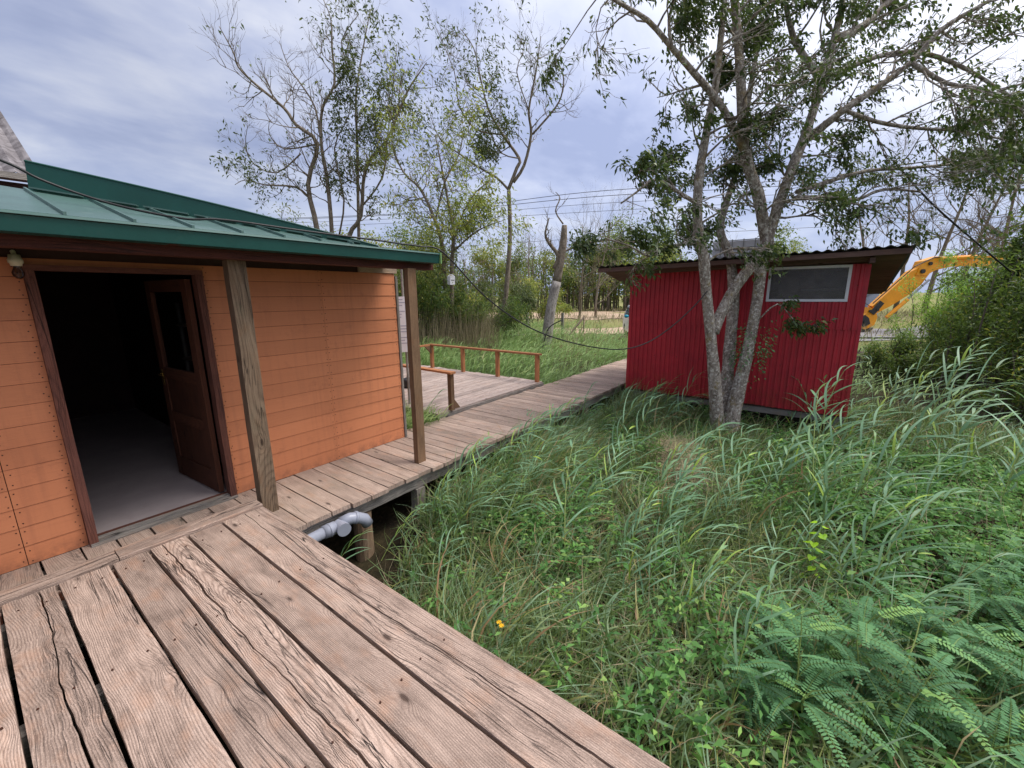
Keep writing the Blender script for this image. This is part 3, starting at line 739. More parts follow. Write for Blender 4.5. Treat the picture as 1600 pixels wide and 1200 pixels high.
# ------------------------------------------------------------------ red shed
shed=thing('red_shed','red corrugated metal shed on stilts behind the forked tree','shed',(8,1.3,0))
o=np.array((8,1.3,0.));X0=8.0;Y0,Y1=-.43,3.06;Z0,ZT=-.07,2.2;Z1=1.28
def corr(mb,p,q,z0,z1f,pitch=.083,amp=.017,nrm=(-1,0,0)):
    """upright corrugated sheet with trapezoid ribs from p to q"""
    p=np.array(p,float);q=np.array(q,float);L=np.linalg.norm(q-p);n=int(L/pitch);nrm=np.array(nrm,float)
    prof=[]
    for i in range(n):
        for f,a in ((0,0),(.12,1),(.42,1),(.54,0)): prof.append(((i+f)/n,a))
    prof.append((1,0));base=len(mb.v)
    for s,a in prof:
        x=p+(q-p)*s+nrm*amp*a
        mb.v.append((x[0],x[1],z0(s) if callable(z0) else z0));mb.v.append((x[0],x[1],z1f(s) if callable(z1f) else z1f))
    for i in range(len(prof)-1):
        k=base+2*i;mb.face((k,k+2,k+3,k+1),None,.3)
mb=MB()
corr(mb,(X0-.0,Y1,0),(X0-.0,1.62,0),lambda s:Z0+.015*math.sin(s*9),Z1+.05)
corr(mb,(X0-.006,1.64,0),(X0-.006,.62,0),lambda s:Z0+.01,Z1)
corr(mb,(X0-.0,.64,0),(X0-.0,Y0,0),lambda s:Z0-.01*s,Z1+.0)
corr(mb,(X0-.01,Y1,0),(X0-.01,.80,0),Z1-.03,ZT)
corr(mb,(X0-.01,-.23,0),(X0-.01,Y0,0),Z1-.03,ZT)
corr(mb,(X0-.01,.80,0),(X0-.01,-.23,0),Z1-.03,1.66)
corr(mb,(X0,Y1,0),(X0+2.,Y1,0),Z0,ZT-.15,nrm=(0,1,0));corr(mb,(X0,Y0,0),(X0+2.,Y0,0),Z0,ZT-.15,nrm=(0,-1,0));corr(mb,(X0+2,Y0,0),(X0+2,Y1,0),Z0,ZT-.3,nrm=(1,0,0))
mb.build('wall',M['red'],shed,origin=o)
for yy in (Y0,Y1):
    mb=MB();mb.box((X0-.016,yy-.02,Z0),(X0+.03,yy+.02,ZT));mb.build('corner_trim',M['red'],shed,origin=o)
mb=MB();
for k in range(9):
    for z in (.15,.65,1.27,1.9):
        y=Y0+.1+k*.41
        if z==1.9 and -.25<y<.82: continue
        mb.tube([(X0-.011,y,z),(X0-.018,y,z)],.008,6)
mb.build('screws',M['nail'],shed,origin=o)['kind']='stuff'
# inside floor, lining, window recess
mb=MB();mb.box((X0+.03,Y0+.03,-.1),(X0+1.97,Y1-.03,.0));mb.box((X0+1.9,Y0+.03,0),(X0+1.95,Y1-.03,1.9));mb.box((X0+.5,-.2,1.66),(X0+.8,.7,1.7))
mb.build('lining',M['soffit'],shed,origin=o)
wf=MB();f=.038
wf.box((X0-.03,-.24,1.665),(X0-.002,.80,1.665+f));wf.box((X0-.03,-.24,2.195-f),(X0-.002,.80,2.195))
wf.box((X0-.029,-.24,1.665+f+.0005),(X0-.003,-.24+f,2.195-f-.0005));wf.box((X0-.029,.80-f,1.665+f+.0005),(X0-.003,.80,2.195-f-.0005))
win=wf.build('window_frame',M['white'],shed,origin=o)
wg=MB();wg.box((X0-.014,-.205,1.70),(X0-.008,.765,2.16));wg.build('pane',M['dusty'],win)
C.objects[-1].location=-Vector((0,0,0))
ws=MB();ws.box((X0+.02,-.12,1.83),(X0+.05,.35,1.855));ws.build('inner_ledge',M['white'],win)
for ob in win.children:
    for v in ob.data.vertices: v.co-=Vector(o)
# roof : slopes down to the back, corrugated, front edge seen from below
def srz(x,y): return 2.345-.21*(x-7.58)+(-.018)*(y+.8)
rf=MB()
def sp(x,y,dz=0): return np.array([x,y,srz(x,y)+dz])
quadgrid(rf,sp(7.5,3.6,.03),sp(7.5,-.84,.03),sp(10.3,-.84,.03),sp(10.3,3.6,.03),240,4,.013,34,np.array([0,0,1.]),.006)
tb=painted('dark_roof_sheet',srgb(72,66,62),.25,.8,.3,dirt=srgb(100,92,80),dirtamt=.6)
roof2=rf.build('roof',tb,shed,origin=o)
mb=MB()
n=12
for k in range(n):
    x0=7.56+(10.2-7.56)*k/n;x1=7.56+(10.2-7.56)*(k+1)/n-.006
    mb.beam(((x0+x1)/2,3.5,srz((x0+x1)/2,3.5)-.02),((x0+x1)/2,-.78,srz((x0+x1)/2,-.78)-.02),(x1-x0,0,-.21*(x1-x0)),(0,0,.016))
mb.build('soffit',M['soffit'],shed,origin=o)
mb=MB();mb.beam((7.545,3.56,srz(7.53,3.56)-.035),(7.545,-.8,srz(7.53,-.8)-.035),(.02,0,0),(0,0,.07),seg=12,jit=.001)
mb.beam((7.9,3.05,2.2),(7.9,-.42,2.26),(.06,0,0),(0,0,.07));mb.box((7.6,-.46,2.19),(7.97,-.40,2.26))
mb.build('fascia',M['soffit'],shed,origin=o)
mb=MB()
for x in (8.1,9.9):
    for y in (-.3,1.3,2.95): mb.tube([(x,y,-1.2),(x,y,-.1)],.07,8)
for x in (8.04,9.9): mb.box((x,Y0,-.2),(x+.08,Y1,-.105))
mb.build('stilts',M['greywood'],shed,origin=o)
# caged white tank behind the tree, on the shed roof
TX,TY=9.1,1.42;t=thing('caged_tank','white plastic tank in a pale bar cage on the shed roof behind the forked tree','tank',(TX,TY,srz(TX-.3,TY)+.05))
mb=MB()
for k in range(4):
    z=.05+k*.15;mb.beam((0,-.42,z+.065),(0,.42,z+.065),(.6,0,0),(0,0,.13),bev=.02)
mb.build('tank',M['white'],t)
mb=MB()
for z in (.03,.19,.34,.49,.64):
    for x_ in (-.32,.32): mb.tube([(x_,-.46,z),(x_,.46,z)],.009,6)
    for y_ in (-.46,.46): mb.tube([(-.32,y_,z),(.32,y_,z)],.009,6)
for k in range(6):
    y_=-.46+k*.184
    for x_ in (-.32,.32): mb.tube([(x_,y_,0),(x_,y_,.66)],.009,6)
mb.build('cage',M['concrete'],t)
mb=MB();mb.box((-.33,-.47,-.05),(.33,.47,-.0));mb.build('pallet',M['greywood'],t)
# ------------------------------------------------------------------ plants : generators
def ribbons(P,D,Ln,Wd,bend,B,nseg=4,rnd=None,fold=0.,tip=.05,twist=None):
    """leaf ribbons: root P, start direction D, length Ln, width Wd, pulled towards bend vector B"""
    n=len(P);P=np.asarray(P,float);D=D/np.linalg.norm(D,axis=1,keepdims=True)
    side=np.cross(D,np.array([0,0,1.])+rng.normal(0,.25,(n,3)));side/=np.linalg.norm(side,axis=1,keepdims=True)+1e-9
    if twist is not None:
        s2=np.cross(D,side);side=side*np.cos(twist)[:,None]+s2*np.sin(twist)[:,None]
    V=np.empty((n,nseg+1,2,3));c=P.copy();d=D.copy()
    for k in range(nseg+1):
        u=k/nseg
        w=Wd*np.minimum(1,(.35+2.6*u))*np.clip((1-u)**.75,tip,1)
        s=side-d*np.sum(side*d,axis=1,keepdims=True);s/=np.linalg.norm(s,axis=1,keepdims=True)+1e-9
        V[:,k,0]=c-s*w[:,None]/2;V[:,k,1]=c+s*w[:,None]/2
        if k<nseg:
            c=c+d*(Ln/nseg)[:,None]
            d=d+B*(bend/nseg)[:,None]*(0.4+1.4*u);d/=np.linalg.norm(d,axis=1,keepdims=True)
    idx=np.arange(n*(nseg+1)*2).reshape(n,nseg+1,2)
    Fq=np.stack([idx[:,:-1,0],idx[:,:-1,1],idx[:,1:,1],idx[:,1:,0]],-1).reshape(-1,4)
    r=rng.random(n) if rnd is None else rnd
    return V.reshape(-1,3),Fq,np.repeat(r,nseg)
def join(parts):
    V=[];Fq=[];R=[];o=0
    for v,f,r in parts: V.append(v);Fq.append(f+o);R.append(r);o+=len(v)
    return np.concatenate(V),np.concatenate(Fq),np.concatenate(R)
def leaves(P,D,Ln,Wd,rnd=None,droop=.3):
    """pointed leaves, folded along the midrib: 2 quads each"""
    n=len(P);P=np.asarray(P,float);D=D/(np.linalg.norm(D,axis=1,keepdims=True)+1e-9)
    U=rng.normal(0,1,(n,3))*.6+np.array([0,0,1.]);s=np.cross(D,U);s/=np.linalg.norm(s,axis=1,keepdims=True)+1e-9
    nn_=np.cross(s,D);L=np.asarray(Ln)[:,None];w=np.asarray(Wd)[:,None]
    D2=D+np.array([0,0,-1.])*droop;D2/=np.linalg.norm(D2,axis=1,keepdims=True)
    a=P;b=P+D*L*.45;c=b+D2*L*.55
    l=b-s*w/2+nn_*w*.18-D*L*.05;r_=b+s*w/2+nn_*w*.18-D*L*.05
    V=np.stack([a,l,c,r_,],1)
    idx=np.arange(n*4).reshape(n,4)
    r=rng.random(n) if rnd is None else rnd
    return V.reshape(-1,3),idx,r
def foot(x,y):   # places plants may not stand
    x=np.asarray(x);y=np.asarray(y)
    bad=(x<1.30)&(y<3.62)
    bad|=(x<16.6)&(y>3.14)&(y<4.46)
    bad|=(x<3.4)&(y>3.1)
    bad|=(x>4.1)&(x<7.1)&(y>4.4)&(y<8.6)
    bad|=(x>7.95)&(x<10.05)&(y>-.48)&(y<3.1)
    bad|=(x>1.2)&(x<2.45)&(y>2.75)&(y<3.4)
    return ~bad
def scatter(n,x0,x1,y0,y1,maxd=99,bias=None):
    X=rng.uniform(x0,x1,n);Y=rng.uniform(y0,y1,n);k=foot(X,Y)&(np.hypot(X,Y)<maxd)
    if bias is not None: k&=rng.random(n)<bias(X,Y)
    return X[k],Y[k]
def inview(X,Y,margin=1.25):
    d=X*fh[0]+Y*fh[1];s=X*rt0[0]+Y*rt0[1]
    return (d>-.2)&(np.abs(s)<d*margin*1.23+1.2)
def vnoise(X,Y,sc,seed=0):
    r=np.random.default_rng(seed);v=0
    for k in range(5):
        a=r.uniform(0,6.28);f=sc*(1+.6*k);v=v+np.sin((X*math.cos(a)+Y*math.sin(a))*f+r.uniform(0,6.28))/(1+.4*k)
    return v/2.2
# region masks: ground cover lies to the right, grass to the left
def covermask(X,Y): return smooth(-.2,.8,(-(Y)+.25*(X-4)+.35*vnoise(X,Y,2.,3)-.1))*smooth(2.6,3.6,X)*(1-smooth(7.,8.2,X))
# ---- grass
def grass_patch(name,n,box,h,w,mask=None,hs=.35,wind=.5,mat='grass',maxd=99,nseg=4,rsh=0.,lean=.5):
    X,Y=scatter(n,*box,maxd=maxd);k=inview(X,Y)
    X,Y=X[k],Y[k]
    if mask is not None:
        k=rng.random(len(X))<mask(X,Y);X,Y=X[k],Y[k]
    n=len(X);Z=gz(X,Y)-.02
    cl=vnoise(X,Y,3.,8)
    D=np.stack([rng.normal(0,lean,n),rng.normal(0,lean,n),rng.uniform(.7,1.4,n)],-1)+WIND*.25
    Ln=h*(1+hs*cl)*rng.uniform(.5,1.3,n);B=WIND*wind+np.array([0,0,-.8])+rng.normal(0,.35,(n,3))
    r=np.clip(rng.beta(2,2,n)*.8+.08*cl+rsh+(rng.random(n)<.07)*.35,0,1)
    return ribbons(np.stack([X,Y,Z],-1),D,Ln,w*rng.uniform(.6,1.4,n),rng.uniform(.6,2.2,n),B,nseg,r)
inv=lambda X,Y:(1-.985*covermask(X,Y))
SP0,SP1=np.array([5.75,1.5]),np.array([4.75,1.0])
def sdist(X,Y):
    d=SP1-SP0;u=np.clip(((X-SP0[0])*d[0]+(Y-SP0[1])*d[1])/(d@d),0,1);return (X-SP0[0]-d[0]*u)**2+(Y-SP0[1]-d[1]*u)**2
hole=lambda X,Y:(1-.9*np.exp(-((X-1.7)**2/.10+(Y-2.95)**2/.16)))*(1-.96*np.exp(-sdist(X,Y)/.05))
cm=lambda X,Y:np.clip(.62+.75*vnoise(X,Y,2.2,31),.12,1)
parts=[grass_patch('g',30000,(1.25,5.,-3.,3.2),.36,.010,lambda X,Y:inv(X,Y)*hole(X,Y)*cm(X,Y),lean=.75),
       grass_patch('g',13000,(1.25,5.5,-3.,3.2),.46,.019,lambda X,Y:inv(X,Y)*hole(X,Y),wind=.8,rsh=.24,nseg=6,lean=1.0),
       grass_patch('g',11000,(5.,10.,-6.,3.2),.5,.024,lambda X,Y:inv(X,Y)*hole(X,Y),wind=.8,rsh=.24,nseg=5,lean=.9),
       grass_patch('g',7500,(2.0,8.,2.35,3.2),.55,.017,lambda X,Y:hole(X,Y),wind=.9,rsh=.15,nseg=5,lean=.7),
       grass_patch('g',40000,(1.25,5.,-3.,3.2),.15,.007,lambda X,Y:inv(X,Y)*hole(X,Y),rsh=.06),
       grass_patch('g',30000,(5.,10.,-6.,3.2),.38,.014,lambda X,Y:inv(X,Y)*hole(X,Y)),
       grass_patch('g',16000,(5.,10.,3.2,9.),.5,.014),
       grass_patch('g',5000,(3.35,4.3,4.45,6.),.45,.014)]
V,Fq,R=join(parts);tag(npmesh('grass',V,Fq,R,M['grass']),'long mixed grass filling the marsh below the decks','grass',kind='stuff')
# low broad leaved herbs among the grass
X,Y=scatter(4000,1.3,8.5,-4,3.1);k=inview(X,Y)&(rng.random(len(X))<(.25+.75*smooth(.0,.5,vnoise(X,Y,2.6,51)))*hole(X,Y));X,Y=X[k],Y[k]
per=14;n=len(X)*per;Xr=np.repeat(X,per);Yr=np.repeat(Y,per);a=rng.uniform(0,6.28,n);hz=rng.uniform(.03,.3,n)
P=np.stack([Xr+np.cos(a)*.02+rng.normal(0,.02,n),Yr+np.sin(a)*.02+rng.normal(0,.02,n),gz(Xr,Yr)+hz],-1)
V,Fq,R=leaves(P,np.stack([np.cos(a),np.sin(a),rng.uniform(-.2,.6,n)],-1),rng.uniform(.03,.085,n),rng.uniform(.014,.034,n),np.clip(rng.beta(2,2,n)+np.repeat(rng.normal(0,.18,len(X)),per),0,1),.4)
tag(npmesh('marsh_herbs',V,Fq,R,M['cover']),'small broad leaved weeds scattered through the grass','weeds',kind='stuff')
# dry litter, thatch
X,Y=scatter(26000,1.25,9,-4,3.2);k=inview(X,Y);X,Y=X[k],Y[k];n=len(X)
P=np.stack([X,Y,gz(X,Y)+rng.uniform(.0,.09,n)],-1);D=np.stack([rng.normal(0,1,n),rng.normal(0,1,n),rng.normal(0,.15,n)],-1)
a=ribbons(P,D,rng.uniform(.05,.22,n),rng.uniform(.003,.008,n),rng.uniform(0,.6,n),np.tile([0,0,-1.],(n,1)),2)
n=3200;u_=rng.random(n);X=SP0[0]+(SP1-SP0)[0]*u_+rng.normal(0,.14,n);Y=SP0[1]+(SP1-SP0)[1]*u_+rng.normal(0,.12,n)
P=np.stack([X,Y,gz(X,Y)+.1+rng.uniform(0,.17,n)],-1);D=np.stack([rng.normal(0,1,n),rng.normal(0,1,n),rng.normal(0,.2,n)],-1)
b=ribbons(P,D,rng.uniform(.08,.3,n),rng.uniform(.005,.012,n),rng.uniform(0,.6,n),np.tile([0,0,-1.],(n,1)),2,np.clip(rng.random(n)*.5+.5,0,1))
X,Y=scatter(5200,1.3,8.5,-4,3.15);k=inview(X,Y);X,Y=X[k],Y[k];n=len(X)
c_=ribbons(np.stack([X,Y,gz(X,Y)],-1),np.stack([rng.normal(0,.6,n),rng.normal(0,.6,n),np.ones(n)],-1),rng.uniform(.25,.62,n),rng.uniform(.003,.008,n),rng.uniform(0,1.6,n),np.tile(WIND+np.array([0,0,-.7]),(n,1)),4,np.clip(rng.beta(2,2,n)+.1,0,1))
V,Fq,R=join([a,b,c_]);tag(npmesh('dry_litter',V,Fq,R,M['dryreed']),'dead straw and leaf litter lying between the grass','litter',kind='stuff')
# ---- ground cover of small round leaves
X,Y=scatter(90000,2.6,9,-6.5,2.5);k=inview(X,Y)&(rng.random(len(X))<np.clip(covermask(X,Y)+.9*smooth(.45,.8,vnoise(X,Y,1.7,41)),0,1));X,Y=X[k],Y[k];n=len(X)
Z=gz(X,Y)+.10+.06*vnoise(X,Y,5.,4)+rng.uniform(-.04,.07,n)
s=rng.uniform(.010,.028,n)
nrm=np.stack([rng.normal(0,.45,n),rng.normal(0,.45,n),np.ones(n)],-1);nrm/=np.linalg.norm(nrm,axis=1,keepdims=True)
e1=np.cross(nrm,rng.normal(0,1,(n,3)));e1/=np.linalg.norm(e1,axis=1,keepdims=True);e2=np.cross(nrm,e1)
ring=[(math.cos(a)*1.05,math.sin(a)) for a in np.linspace(0,2*math.pi,7)[:-1]]
V=np.stack([np.stack([X,Y,Z],-1)+(e1*cx+e2*cy)*s[:,None]+nrm*(.12*s*(1 if i%2 else -1))[:,None] for i,(cx,cy) in enumerate(ring)],1).reshape(-1,3)
Fh=np.arange(n*6).reshape(n,6)
tag(npmesh('ground_cover',V,Fh,np.clip(rng.beta(2,2,n)+.15*vnoise(X,Y,3.,9),0,1),M['cover'],k=6),'low mat of small round green leaves right of the grass','ground cover',kind='stuff')
# ---- far reed field behind the boardwalk, around platform and beyond
def field(n,box,h,w,mat,name,label,mask=None,nseg=3,rn=(0,1),zlift=0.,maxd=200,lean=.22,bw=1.1):
    X,Y=scatter(n,*box,maxd=maxd);k=inview(X,Y,1.05);X,Y=X[k],Y[k]
    if mask is not None: k=rng.random(len(X))<mask(X,Y);X,Y=X[k],Y[k]
    n=len(X);hh=h*(1+.25*vnoise(X,Y,.9,5));t0=rng.uniform(0,.85,n)
    P=np.stack([X,Y,gz(X,Y)+t0*hh],-1)+WIND*(t0*hh*.25)[:,None]
    a=rng.uniform(0,6.28,n)
    D=np.stack([np.cos(a)*.6,np.sin(a)*.6,rng.uniform(.3,1.3,n)],-1)+WIND*.5
    Ln=rng.uniform(.18,.42,n)*h
    B=WIND*1.1+np.array([0,0,-.9])+rng.normal(0,.3,(n,3))
    r=np.clip(rn[0]+(rn[1]-rn[0])*(.65*t0+.35*rng.random(n))+.1*vnoise(X,Y,1.4,6),0,1)
    return ribbons(P,D,Ln,w*rng.uniform(.6,1.4,n),rng.uniform(.8,2.,n)*bw,B,nseg,r)
m1=lambda X,Y:np.clip(.65+.5*vnoise(X,Y,.8,12),0,1)
p1=field(46000,(7.1,17.,4.46,14.),.7,.026,None,'','',m1)
p2=field(16000,(3.4,12.,8.6,16.),.9,.025,None,'','',m1)
p3=field(9000,(3.36,4.1,4.46,7.5),.6,.018,None,'','',None)
p4=field(12000,(10.1,20.,-2.,3.1),.6,.025,None,'','',m1)
V,Fq,R=join([p1,p2,p3,p4]);tag(npmesh('reed_bed',V,Fq,R,M['reedfar']),'green reed bed between the boardwalk and the sandy road','reeds',kind='stuff')
# dry weeds between the sand bands
X=rng.uniform(16,46,30000);S=rng.uniform(-45,30,30000)
P2=fh[None]*X[:,None]+rt0[None]*S[:,None];k=(np.abs(S)<X*1.3)&((X<20.5+vnoise(X,S,.8,3))|((X>24+vnoise(X,S,.5,4))&(X<33)&(rng.random(len(X))<.9))|((X>43)&(rng.random(len(X))<.7))|(rng.random(len(X))<.04));P2=P2[k];n=len(P2)
k=foot(P2[:,0],P2[:,1]);P2=P2[k];n=len(P2)
P=np.stack([P2[:,0],P2[:,1],gz(P2[:,0],P2[:,1])],-1)
P[:,2]+=rng.uniform(0,.25,n)
D=np.stack([rng.normal(0,.5,n),rng.normal(0,.5,n),np.ones(n)],-1)
V,Fq,R=ribbons(P,D,rng.uniform(.2,.7,n),rng.uniform(.02,.06,n),rng.uniform(.3,1.5,n),np.tile(WIND+np.array([0,0,-.6]),(n,1)),2,np.clip(rng.normal(.45,.3,n),0,1))
tag(npmesh('dry_weeds',V,Fq,R,M['dryreed']),'straw coloured weeds along the sandy road','weeds',kind='stuff')
# ---- individual reeds
def reed_mesh(h,seed,big=1.,lean=.35,nl=11):
    r=np.random.default_rng(seed);k=9;pts=[];p=np.zeros(3);d=np.array([r.normal(0,.08),r.normal(0,.08),1.])+WIND*lean*.4
    d/=np.linalg.norm(d);seg=h/k
    for i in range(k+1):
        pts.append(p.copy());p=p+d*seg;d=d+WIND*lean*.09*(1+i*.35)+np.array([0,0,-.012*i]);d/=np.linalg.norm(d)
    st=MB();st.tube(pts,[max(.0012,.0042*big*(1-.08*i)) for i in range(k+1)],5,r=.6)
    P=[];D=[];L=[];Wt=[];rr=[]
    a0=r.uniform(0,6.28)
    for j in range(nl):
        u=.22+.78*j/(nl-1);i=min(int(u*k),k-1);f=u*k-i;q=pts[i]*(1-f)+pts[i+1]*f;ax=pts[i+1]-pts[i];ax/=np.linalg.norm(ax)
        a=a0+j*math.pi+r.normal(0,.35);out=np.array([math.cos(a),math.sin(a),0])
        P.append(q);D.append(ax*(1.1 if u<.95 else 2.)+out*.8+WIND*.45);L.append((.18+.24*math.sin(math.pi*min(u,.97)))*h*.9*r.uniform(.75,1.25));Wt.append(.020*big*r.uniform(.75,1.2));rr.append(np.clip(r.normal(.45,.16)+(.45 if (r.random()<.1 or j==nl-1 and r.random()<.5) else 0),0,1))
    st_=np.random.get_state()
    Bv=WIND*1.0+np.array([0,0,-.85])
    V,Fq,R=ribbons(np.array(P),np.array(D),np.array(L),np.array(Wt),r.uniform(.7,1.9,nl),np.tile(Bv,(nl,1))+r.normal(0,.25,(nl,3)),7,np.array(rr))
    return st,V,Fq,R
variants=[]
for s in range(10):
    variants.append(dict(h=.95+.12*(s%5),seed=100+s,big=1.25+.2*(s%3),lean=.3+.16*(s%4)))
protos=[None]*len(variants)
def place_reed(x,y,v,sc,rz,label,group,z=None):
    if protos[v] is None:
        q=variants[v];st,V,Fq,R=reed_mesh(q['h'],q['seed'],q['big'],q['lean'],nl=10+v%4)
        root=thing('reed_stalk','r','reed',(0,0,0));a=st.build('stem',M['stemgreen'],root);b=npmesh('leaves',V,Fq,R,M['reed'],root,smooth=True)
        protos[v]=root;e=root
    else:
        e=protos[v].copy();C.objects.link(e)
        for ch in protos[v].children:
            c=ch.copy();C.objects.link(c);c.parent=e
    e.location=(x,y,float(gz(x,y))-.05 if z is None else z);e.scale=(sc,)*3;e.rotation_euler=(random.gauss(0,.12),random.gauss(0,.12),rz)
    e['label']=label;e['category']='reed';e['group']=group
    return e
def reeds(n,cx,cy,sx,sy,s0,s1,label,group):
    c=0;tries=0
    while c<n and tries<n*20:
        tries+=1;x=random.gauss(cx,sx);y=random.gauss(cy,sy)
        if not foot(x,y) or math.hypot(x,y)<1.2: continue
        place_reed(x,y,random.randrange(len(variants)),random.uniform(s0,s1),random.gauss(0,.7),label,group);c+=1
def pg(px,py,z=-.55):
    r=fw+rt*(px-800)/F-up*(py-600)/F;k=(z-H)/r[2];return (r*k)[0],(r*k)[1]
RG=[(22,770,790,.6,.5,.55,.85,'broad leaved green reed in the grass below the boardwalk edge','reeds below the boardwalk'),
    (24,1000,820,.6,.5,.6,1.0,'blue green reed bending over the middle of the marsh','reeds in the middle marsh'),
    (14,1060,940,.4,.3,.45,.75,'green reed between the deck edge and the feathery shrubs','reeds near the deck edge'),
    (20,1260,830,.45,.3,.75,1.15,'tall pale reed in front of the red shed','reeds in front of the shed'),
    (10,1330,960,.3,.25,.6,.9,'reed rising beside the climbing vine','reeds beside the vine'),
    (15,1440,700,.8,.35,1.,1.4,'wind bent reed in front of the dark thicket','reeds before the thicket'),
    (6,1540,820,.5,.3,.9,1.15,'long reed leaning out over the ground cover at the right','reeds over the ground cover'),
    (12,1040,660,.5,.3,.7,1.,'reed at the foot of the left shed wall','reeds at the shed wall'),
    (10,1250,690,.5,.3,.8,1.1,'reed at the foot of the right shed wall','reeds under the shed window'),
    (18,840,715,.8,.22,.6,.95,'reed growing up past the boardwalk planks','reeds along the boardwalk'),
    (12,690,850,.4,.35,.45,.7,'short reed in the grass beside the wide deck','reeds beside the wide deck')]
for n,px,py,sx,sy,s0,s1,lab,grp in RG:
    x,y=pg(px,py);reeds(n,x,y,sx,sy,s0,s1,lab,grp)
# reeds poking up beside the planks
for (x,y,v,sc,rz,lab) in ((1.50,3.10,1,.66,.3,'slim reed standing against the boardwalk beside the deck corner'),(2.0,3.08,3,.70,.6,'slim reed rising in front of the right part of the orange wall'),(2.25,3.05,5,.62,-.3,'reed crossing the boardwalk edge left of the right porch post'),
     (2.95,3.05,2,.8,.1,'tall reed touching the right porch post'),(3.9,4.75,4,.75,.2,'dark reed in the gap between cabin corner and platform'),(3.75,4.62,6,.65,1.,'short reed beside the near railing post'),(5.3,3.05,7,.7,.5,'reed tip standing above the boardwalk before the platform')):
    place_reed(x,y,v,sc,rz,lab,'single reeds by the boardwalk')
# ---- feathery shrubs (pinnate fronds)
def frond(P0,d,L,n,r,w=.0115,ll=.021):
    pts=[];p=np.array(P0,float);d=np.array(d,float);d/=np.linalg.norm(d);N=n
    side=np.cross(d,[0,0,1.]);side/=np.linalg.norm(side)+1e-9
    Pl=[];Dl=[];Ll=[];Wl=[]
    for i in range(N+1):
        u=i/N;pts.append(p.copy());p=p+d*(L/N);d=d+np.array([0,0,-.055])+WIND*.02;d/=np.linalg.norm(d)
        if u>.12:
            for s in (-1,1):
                Pl.append(p.copy());Dl.append(side*s+d*.35+np.array([0,0,r.uniform(-.25,.05)]));Ll.append(ll*(.55+.6*math.sin(math.pi*min(1,u+.12)))*r.uniform(.9,1.1)*1.3);Wl.append(w)
    return pts,Pl,Dl,Ll,Wl
def oval(P,D,L,Wd,rn):
    n=len(P);P=np.array(P);D=np.array(D);D/=np.linalg.norm(D,axis=1,keepdims=True)
    s=np.cross(D,[0,0,1.]);s/=np.linalg.norm(s,axis=1,keepdims=True)+1e-9
    L=np.array(L)[:,None];w=np.array(Wd)[:,None]
    V=np.stack([P,P+D*L*.3-s*w*.45,P+D*L*.75-s*w*.42,P+D*L,P+D*L*.75+s*w*.42,P+D*L*.3+s*w*.45],1).reshape(-1,3)
    return V,np.arange(n*6).reshape(n,6),rn
def feather_shrub(seed,h=.6,nf=16):
    r=np.random.default_rng(seed);root=thing('feathery_shrub','f','shrub',(0,0,0))
    st=MB();PP=[];DD=[];LL=[];WW=[];RR=[]
    for s in range(3+seed%3):
        a=r.uniform(0,6.28);d=np.array([math.cos(a)*.35,math.sin(a)*.35,1.])+WIND*.25;p=np.zeros(3);pts=[p.copy()]
        hh=h*r.uniform(.7,1.15)
        for i in range(6):
            d=d+r.normal(0,.08,3);d/=np.linalg.norm(d);p=p+d*hh/6;pts.append(p.copy())
        st.tube(pts,[.006,.0055,.005,.004,.0035,.003,.002],5)
        for j in range(nf):
            u=.25+.75*j/nf;q=pts[min(int(u*6),5)]*(1-(u*6)%1)+pts[min(int(u*6)+1,6)]*((u*6)%1)
            b=a+j*2.4+r.normal(0,.3);L=r.uniform(.2,.36)*(1.15-.3*u)
            fd=np.array([math.cos(b),math.sin(b),r.uniform(.1,1.1)])+WIND*.25
            pts2,Pl,Dl,Ll,Wl=frond(q,fd,L,int(L/.0142),r)
            st.tube(pts2[::3]+[pts2[-1]],.0013,3,r=.2);c=np.clip(r.normal(.45,.2)+(.3 if u>.85 else 0),0,1)
            PP+=Pl;DD+=Dl;LL+=Ll;WW+=Wl;RR+=[c+r.normal(0,.05) for _ in Pl]
    st.build('stems',M['stemgreen'],root)
    V,Fh,R=oval(PP,DD,LL,WW,np.clip(RR,0,1));npmesh('fronds',V,Fh,R,M['frond'],root,k=6)
    return root
fp=[feather_shrub(s,.42+.06*s,12) for s in range(4)]
used=[False]*4
FS=[(1190,985,1.05,'leftmost feathery green shrub beside the deck, fronds spread over the grass'),(1270,1040,1.15,'feathery shrub with bright fronds in front of the tall thin reed'),(1230,1120,1.05,'low feathery shrub at the bottom edge nearest the deck corner'),
    (1350,1130,1.1,'dark feathery shrub at the bottom edge of the marsh'),(1450,1010,1.1,'feathery shrub with brown stems below the ground cover'),(1570,1100,1.05,'feathery shrub filling the bottom right corner'),
    (1540,960,1.,'feathery shrub at the right edge over the round leaves'),(1620,1020,1.1,'tall feathery shrub cut by the right edge'),(1480,880,.8,'small pale feathery shrub at the edge of the ground cover'),(1340,960,.6,'small feathery shrub sprouting near the vine'),
    (1600,900,.9,'upper feathery shrub at the right edge below the leaning reeds'),(1370,1000,.95,'middle feathery shrub between two reed stalks'),(1480,1170,1.1,'lowest feathery shrub in the right corner'),(1170,1080,.7,'tiny feathery sprout in the brown grass')]
for i,(px,py,sc,lab) in enumerate(FS):
    x,y=pg(px,py+40,-.5);v=i%4
    if not used[v]: e=fp[v];used[v]=True
    else:
        e=fp[v].copy();C.objects.link(e)
        for ch in fp[v].children: c=ch.copy();C.objects.link(c);c.parent=e
    e.location=(x,y,float(gz(x,y)));e.scale=(sc,)*3;e.rotation_euler=(0,0,random.uniform(-.6,.6));e['label']=lab;e['category']='shrub';e['group']='feathery shrubs beside the deck'
